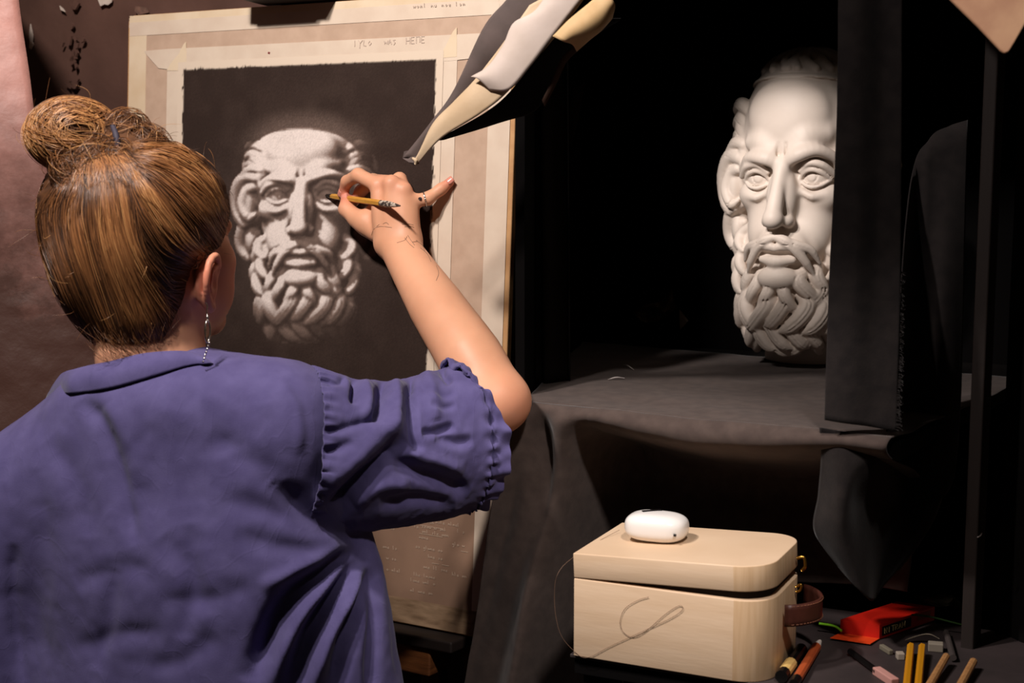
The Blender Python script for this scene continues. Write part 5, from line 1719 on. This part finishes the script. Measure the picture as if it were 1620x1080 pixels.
Qc = Qc + np.array([-.2, -.9, .3]) * (.0015 * vnoise(Qc * 40, 101))[:, None]
solid('collar', Qc, grid_faces(60, 14), m_linen, shirt, .002, True)
m_seam = mat('linen_seam', rgb(66, 60, 104), .9)
VV, FF = [], []
for i, (x, y) in enumerate(spline([(484, 596), (482, 640), (484, 690), (490, 740), (502, 790)], 34)):
    a = cast(LBV, x + 4, y, .0008); b = cast(LBV, x + 8, y + 2.5, .0008)
    if a is None or b is None: continue
    v, f = tube_vf(np.array([a, (a + b) / 2, b]), .0009, 5)
    FF += [tuple(np.array(t) + len(VV)) for t in f]; VV += list(v)
if VV: tag(mesh_obj('seam_stitches', VV, FF, m_seam, shirt, True), kind='stuff')

# ------------------------------------------------------------------ hair


def make_hair():
    f = Field((-0.66, 1.42, 1.37), (-0.22, 1.90, 1.80), 0.0026)
    f.ell(hw(-.014, .0, .026), (.102, .082, .084), 0, HR)
    f.ell(P(208, 372, 1.645), (.094, .09, .098), .03)
    f.ell(P(192, 418, 1.64), (.075, .08, .094), .03)
    f.ell(P(222, 500, 1.64), (.050, .06, .045), .03)
    f.ell(P(122, 330, 1.65), (.040, .05, .055), .03)
    f.ell(P(282, 330, 1.66), (.045, .06, .055), .03)
    f.ell(P(115, 214, 1.63), (.051, .052, .041), .012)
    f.ell(P(200, 212, 1.63), (.024, .03, .024), .012)
    f.ell(P(225, 238, 1.63), (.03, .04, .022), .015)
    f.ell(P(165, 265, 1.63), (.045, .045, .026), .02)
    # clear the face, ear and neck
    def cutfn(x, y, z):
        a = (x - HC[0]) * hf[0] + (y - HC[1]) * hf[1]
        b = (x - HC[0]) * hr[0] + (y - HC[1]) * hr[1]
        zz = z - HC[2]
        lim = np.interp(zz, [-.20, -.135, -.10, -.07, -.03, -.012, .02, .06, .12], [-.06, -.052, -.040, -.022, -.016, .022, .046, .066, .11])
        return -(a - lim) + 0 * b
    sl, A = f.block(f.lo, f.lo + f.h * f.n)
    e = cutfn(*A).astype(np.float32)
    f.d[sl] = np.maximum(f.d[sl], -e)
    lowcut = (1.478 - A[2]) + 0 * A[0] + 0 * A[1]
    f.d[sl] = np.maximum(f.d[sl], (P(200, 556, 1.62)[2] - A[2]) + np.float32(.25) * (A[0] - np.float32(P(200, 556, 1.62)[0])) * np.float32(-1))
    V, F = f.mesh()
    return laplace(V, F, 2, .5), F, f


HV, HF, HFld = make_hair()


def ridge(p):
    """locks: ridges that fan out from the root of the bun"""
    q = proj(p)
    dx, dy = q[:, 0] - 150, q[:, 1] - 262
    th = np.arctan2(dx, dy); r = np.hypot(dx, dy)
    w_ = smooth01(20, 70, r)
    k = np.stack([th * 9 + .5 * np.sin(r / 60), r / 130, 0 * r], -1)
    k2 = np.stack([th * 24, r / 90, 0 * r + 3], -1)
    return w_ * (.0022 * vnoise(k, 201) + .0008 * vnoise(k2, 202))


HV = HV + vnormals(HV, HF) * ridge(HV)[:, None]
m_hair = mat('hair_base', rgb(84, 54, 33), 0.75, rgb(58, 37, 24), 40, 5, stretch=(1, 1, 3), spec=.12)
hair = mesh_obj('hair', HV, HF, m_hair, person, True)
GR = None


def fsample(p):
    q = (p - HFld.lo) / HFld.h
    q = np.clip(q, 0, HFld.n - 1.001)
    i = q.astype(int); fr = q - i
    out = 0
    for dx in (0, 1):
        for dy in (0, 1):
            for dz in (0, 1):
                w_ = (fr[:, 0] if dx else 1 - fr[:, 0]) * (fr[:, 1] if dy else 1 - fr[:, 1]) * (fr[:, 2] if dz else 1 - fr[:, 2])
                out = out + w_ * np.minimum(HFld.d[i[:, 0] + dx, i[:, 1] + dy, i[:, 2] + dz], .08)
    return out


def fgrad(p, e=.004):
    g = np.stack([fsample(p + np.eye(3)[k] * e) - fsample(p - np.eye(3)[k] * e) for k in range(3)], -1)
    return g / (np.linalg.norm(g, axis=1)[:, None] + 1e-9)


def settle(p, lift):
    for _ in range(4):
        d = fsample(p) - lift
        p = p - fgrad(p) * d[:, None] * .8
    return p


rng = np.random.default_rng(3)
hp = proj(HV)
NPT = 18
tt = np.linspace(0, 1, NPT)
HBV = BVHTree.FromPolygons([Vector(v) for v in HV], [tuple(int(i) for i in q) for q in HF])
# guide locks from nape, ear, temple and brow up to the root of the bun
GUIDE = [[(146, 553), (92, 455), (64, 350), (92, 284)], [(180, 564), (135, 455), (108, 350), (122, 278)], [(225, 555), (190, 450), (165, 360), (156, 275)],
         [(272, 522), (238, 455), (205, 380), (184, 278)], [(300, 458), (262, 456), (224, 405), (200, 285)], [(302, 408), (262, 380), (228, 325), (204, 272)],
         [(340, 402), (300, 356), (250, 300), (212, 262)], [(361, 374), (326, 315), (270, 268), (215, 250)], [(354, 322), (318, 277), (270, 248), (215, 238)], [(320, 264), (285, 245), (250, 237), (212, 232)]]
GC = np.array([spline(g, NPT) for g in GUIDE])
NS = 5200
uu = np.clip(rng.uniform(-.15, 9.1, NS), 0, 8.999)
iu = uu.astype(int); fu_ = (uu - iu)[:, None, None]
sp2 = GC[iu] * (1 - fu_) + GC[iu + 1] * fu_
sp2 = sp2 + rng.normal(0, 3.0, (NS, 1, 2)) + rng.normal(0, 5, (NS, 1, 2)) * np.sin(tt * np.pi)[None, :, None]
beh = np.exp(-((uu - 4.4) / .5) ** 2)
sp2[..., 0] += (beh * 5)[:, None] * np.sin(tt * 14 + 1.0)[None]
t0 = np.where(rng.uniform(0, 1, NS) < .6, 0, rng.uniform(0, .55, NS)); t1 = np.where(rng.uniform(0, 1, NS) < .75, 1, rng.uniform(.6, 1, NS))
tq = t0[:, None] + (t1 - t0)[:, None] * tt[None]
lock_ = .55 * vnoise(np.stack([uu * 3.2, 0 * uu, 0 * uu], -1), 301) + .45 * vnoise(np.stack([uu * 8.5, 0 * uu, 0 * uu], -1), 302)
lift0 = .0016 + .0042 * lock_ + rng.gamma(1.4, .0006, NS)
P3D, keep = [], []
for s_i in range(NS):
    q = np.stack([np.interp(tq[s_i], tt, sp2[s_i, :, 0]), np.interp(tq[s_i], tt, sp2[s_i, :, 1])], -1)
    pts, ok = [], True
    for k_, (x, y) in enumerate(q):
        h_ = cast(HBV, x, y, max(-.001, lift0[s_i] * (.35 + .65 * math.sin(math.pi * min(1, tt[k_] * 1.05)))))
        if h_ is None:
            if pts: pts.append(pts[-1] + (pts[-1] - pts[-2] if len(pts) > 1 else 0) * .5)
            else: ok = False; break
        else:
            pts.append(h_)
    if ok:
        a = np.array(pts)
        a[1:-1] = (a[:-2] + 2 * a[1:-1] + a[2:]) / 4
        a[1:-1] = (a[:-2] + 2 * a[1:-1] + a[2:]) / 4
        if np.linalg.norm(np.diff(a, axis=0), axis=1).max() < .04:
            P3D.append(a); keep.append(s_i)
paths = np.array(P3D); keep = np.array(keep)
lockc = (lock_[keep] + .25 * rng.normal(0, 1, len(keep))) - .9 * beh[keep] - .14  # locks behind the ear darkened: the gap's shade put into strand colour
allp = [(paths, .00046, lockc)]
# short strands covering the root of the bun
RT = []
for s_i in range(620):
    x0_, y0_ = rng.uniform(88, 228), rng.uniform(262, 306)
    x1_, y1_ = 150 + (x0_ - 155) * .55 + rng.normal(0, 6), 240 + rng.normal(0, 8)
    cx_ = rng.normal(0, 6)
    pts = []
    for t_ in tt:
        h_ = cast(HBV, x0_ + (x1_ - x0_) * t_ + cx_ * math.sin(t_ * math.pi), y0_ + (y1_ - y0_) * t_, .001 + .002 * rng.uniform() * 0 + .0018 * math.sin(t_ * math.pi))
        if h_ is not None: pts.append(h_)
    if len(pts) == NPT:
        a = np.array(pts)
        for _ in range(3): a[1:-1] = (a[:-2] + 2 * a[1:-1] + a[2:]) / 4
        if np.linalg.norm(np.diff(a, axis=0), axis=1).max() < .02: RT.append(a)
if RT: allp.append((np.array(RT), .00042, None))
# far side of the head, out of the camera's sight: shorter sweep of strands
far = np.where((hp[:, 1] > 236) & ((vnormals(HV, HF) * (HV - CAM)).sum(1) > 0))[0]
n2 = 900
st = HV[rng.choice(far, n2)]
vec = (P(165, 262, 1.66) - st) * rng.uniform(.4, .8, n2)[:, None]
p2 = st[:, None] + vec[:, None] * tt[None, :, None]
p2 = settle(p2.reshape(-1, 3), .0015).reshape(n2, NPT, 3)
allp.append((p2, .0005, None))
# bun: strands wound round the knot
NB_ = 2000
bc = P(115, 214, 1.63); br = np.array([.0515, .0525, .0415])
axis = np.where((np.arange(NB_) % 4 == 0)[:, None], np.array([.25, -.35, .9]), np.array([.45, -.85, .10])) + rng.normal(0, .16, (NB_, 3)); axis /= np.linalg.norm(axis, axis=1)[:, None]
e1 = np.cross(axis, rng.normal(0, 1, (NB_, 3))); e1 /= np.linalg.norm(e1, axis=1)[:, None]; e2 = np.cross(axis, e1)
hgt = rng.uniform(-.5, .90, NB_)
ang = rng.uniform(0, 6.28, NB_)[:, None] + np.linspace(0, 1, NPT)[None] * rng.uniform(1.0, 2.6, NB_)[:, None]
rr_ = np.sqrt(1 - hgt ** 2)[:, None]
un = axis[:, None] * (hgt[:, None] + .12 * np.linspace(-1, 1, NPT)[None] * rng.normal(0, 1, NB_)[:, None])[..., None] + e1[:, None] * (rr_ * np.cos(ang))[..., None] + e2[:, None] * (rr_ * np.sin(ang))[..., None]
un /= np.linalg.norm(un, axis=2)[..., None]
bun = bc + un * br * (1.0 + .035 * np.sin(hgt * 9) + rng.gamma(1.2, .010, NB_))[:, None, None]
allp.append((bun, .00046, np.sin(hgt * 9) * .6 + rng.normal(0, .4, NB_)))
# loose curls beside the bun and wisps
for cc_, rr2, n_ in ((P(200, 212, 1.625), .028, 160), (P(228, 236, 1.625), .030, 120), (P(150, 262, 1.60), .034, 160), (P(120, 268, 1.60), .030, 140), (P(190, 258, 1.60), .028, 160)):
    a0 = rng.uniform(0, 6.28, n_)[:, None] + np.linspace(0, 1, NPT)[None] * rng.uniform(2, 5, n_)[:, None]
    ax_ = rng.normal(0, 1, (n_, 3)); ax_ /= np.linalg.norm(ax_, axis=1)[:, None]
    e1 = np.cross(ax_, rng.normal(0, 1, (n_, 3))); e1 /= np.linalg.norm(e1, axis=1)[:, None]; e2 = np.cross(ax_, e1)
    q = cc_ + rr2 * rng.uniform(.7, 1.1, n_)[:, None, None] * (e1[:, None] * np.cos(a0)[..., None] + e2[:, None] * np.sin(a0)[..., None]) + ax_[:, None] * (np.linspace(-.01, .01, NPT))[None, :, None]
    allp.append((q, .0004, None))
nf = 170
fs = HV[rng.choice(np.where(hp[:, 1] > 150)[0], nf)]
fn_ = fgrad(fs)
fd_ = fn_ * rng.uniform(.004, .014, nf)[:, None] + rng.normal(0, .012, (nf, 3))
fly = fs[:, None] + fd_[:, None] * (tt ** 1.3)[None, :, None] + rng.normal(0, .004, (nf, 1, 3)) * (np.sin(tt * 3))[None, :, None]
allp.append((fly, .00022, None))
# fine hair on the nape
nn_ = 130
nx = rng.uniform(165, 285, nn_)
na = []
for x in nx:
    y0 = np.interp(x, [165, 220, 260, 290], [565, 556, 540, 510]) + rng.uniform(-6, 14)
    h_ = cast(BVH, x, y0, .001)
    na.append(h_ if h_ is not None else P(x, y0, 1.61))
na = np.array(na)
ne = na + np.stack([rng.normal(-.012, .012, nn_), rng.normal(-.008, .006, nn_), rng.uniform(.015, .04, nn_)], -1)
nape = na[:, None] * (1 - tt)[None, :, None] + ne[:, None] * tt[None, :, None] + np.array([0, -.006, 0]) * np.sin(tt * np.pi)[None, :, None]
allp.append((nape, .0002, rng.normal(-.2, .3, nn_)))


def strands_mesh(groups, sides=3):
    Vs, Fs, Cs = [], [], []
    base = 0
    cols = np.array([rgb(148, 98, 58)[:3], rgb(114, 73, 43)[:3], rgb(86, 54, 32)[:3], rgb(184, 134, 84)[:3], rgb(58, 37, 24)[:3]])
    for p, r, lk in groups:
        n, k = p.shape[:2]
        t = np.gradient(p, axis=1); t /= np.linalg.norm(t, axis=2)[..., None] + 1e-12
        a = np.cross(t, np.array([.3, .2, .93])); a /= np.linalg.norm(a, axis=2)[..., None] + 1e-12
        b = np.cross(t, a)
        rad = r * np.interp(np.linspace(0, 1, k), [0, .15, .8, 1], [.5, 1, .9, .25])
        ths = np.linspace(0, 2 * np.pi, sides, endpoint=False)
        V = p[:, :, None] + rad[None, :, None, None] * (np.cos(ths)[None, None, :, None] * a[:, :, None] + np.sin(ths)[None, None, :, None] * b[:, :, None])
        g = grid_faces(k, sides, False, True)[:, ::-1]
        F = (g[None] + (np.arange(n) * k * sides)[:, None, None]).reshape(-1, 4) + base
        if lk is None: lk = rng.normal(0, .45, n)
        order = np.array([4, 2, 1, 0, 3])
        pos = np.clip((lk + .75) / 1.5 * 4, 0, 3.999)
        i0 = pos.astype(int); fr_ = (pos - i0)[:, None]
        ci = (cols[order[i0]] * (1 - fr_) + cols[order[i0 + 1]] * fr_) * rng.uniform(.85, 1.15, (n, 1))
        Cs.append(np.repeat(ci, k * sides, 0)); Vs.append(V.reshape(-1, 3)); Fs.append(F)
        base += n * k * sides
    return np.vstack(Vs), np.vstack(Fs), np.vstack(Cs)


SV, SF, SCc = strands_mesh(allp)
m_str = mat('hair_strand', (1, 1, 1, 1), 0.36, attr='strand', spec=.55)
hs_ = mesh_obj('hair_strands', SV, SF, m_str, hair, True)
a4 = hs_.data.color_attributes.new('strand', 'FLOAT_COLOR', 'POINT')
a4.data.foreach_set('color', np.concatenate([np.clip(SCc, 0, 1), np.ones((len(SCc), 1))], 1).astype(np.float32).ravel())
tag(hs_, kind='stuff')
# hair tie
tieq = P(172, 236, 1.60)
tube('hair_tie', [P(178, 198, 1.60), P(184, 216, 1.59), P(186, 238, 1.59), P(180, 256, 1.60)], [.003, .0036, .0036, .003], mat('dark_elastic', rgb(50, 44, 56), .7), hair, 8, 14)

# earring
ear = empty('earring', P(325, 486, 1.585), None, None)
ear.parent = person; ear.location = P(325, 486, 1.585) - np.array(person.location)
bpy.context.view_layer.update()
D_ = 1.588
tube('hook', [P(325, 478, D_), P(328, 484, D_), P(327, 492, D_), P(328, 498, D_)], .0007, m_silver, ear, 6, 14)
tube('bead', [P(328, 498, D_), P(328, 501, D_), P(328, 505, D_)], [.0006, .0019, .0008], m_silver, ear, 8, 8)
t = np.linspace(0, 2 * np.pi, 28)
tube('hoop', [P(328.5 + 4 * math.sin(a), 524 - 17 * math.cos(a), D_ + .0035 * math.sin(a)) for a in t], .0012, m_silver, ear, 8)
for i, y in enumerate(range(542, 576, 5)):
    x = 331 - (i * 1.6)
    tube('chain_link', [P(x, y - 2.2, D_), P(x, y, D_), P(x, y + 2.2, D_)], [.0005, .0014, .0005], m_silver, ear, 6, 6)

# ------------------------------------------------------------------ trousers and shoes, below the picture
def make_trousers():
    f = Field((NB[0] - .30, NB[1] - .26, .03), (NB[0] + .30, NB[1] + .42, 1.02), .008)
    c = P(290, 960, 1.72)
    hipc = np.array([c[0], c[1], .90])
    f.ell(hipc, (.165, .115, .12), .03, TR)
    for s in (-1, 1):
        h_ = hipc + bl * s * .085 - ZV * .02
        kn_ = np.array([c[0], c[1], .50]) + bl * s * .10 + bg * .03
        an_ = np.array([c[0], c[1], .07]) + bl * s * .11 + bg * .0
        f.tube([h_, kn_, an_], [.095, .070, .062], .03)
    V, F = f.mesh()
    return laplace(V, F, 2, .5), F, c


PV_, PF_, pc = make_trousers()
mesh_obj('trousers', PV_, PF_, mat('dark_trousers', rgb(40, 38, 44), .9, rgb(34, 32, 38), 50), person, True)
for s in (-1, 1):
    f = Field(np.array([pc[0], pc[1], 0]) + bl * s * .11 - np.array([.16, .16, .0]), np.array([pc[0], pc[1], .13]) + bl * s * .11 + np.array([.2, .26, .0]), .006)
    o_ = np.array([pc[0], pc[1], .042]) + bl * s * .11
    f.tube([o_ - bg * .05 + ZV * .012, o_ + bg * .05 + ZV * .004, o_ + bg * .14 - ZV * .006], [.040, .042, .036], .02)
    f.cap(o_, o_ + ZV * .05, .045, .048, .02)
    V, F = f.mesh()
    V[:, 2] = np.maximum(V[:, 2], .002)
    mesh_obj('shoe', V, F, mat('black_shoe', rgb(20, 19, 20), .5), person, True)
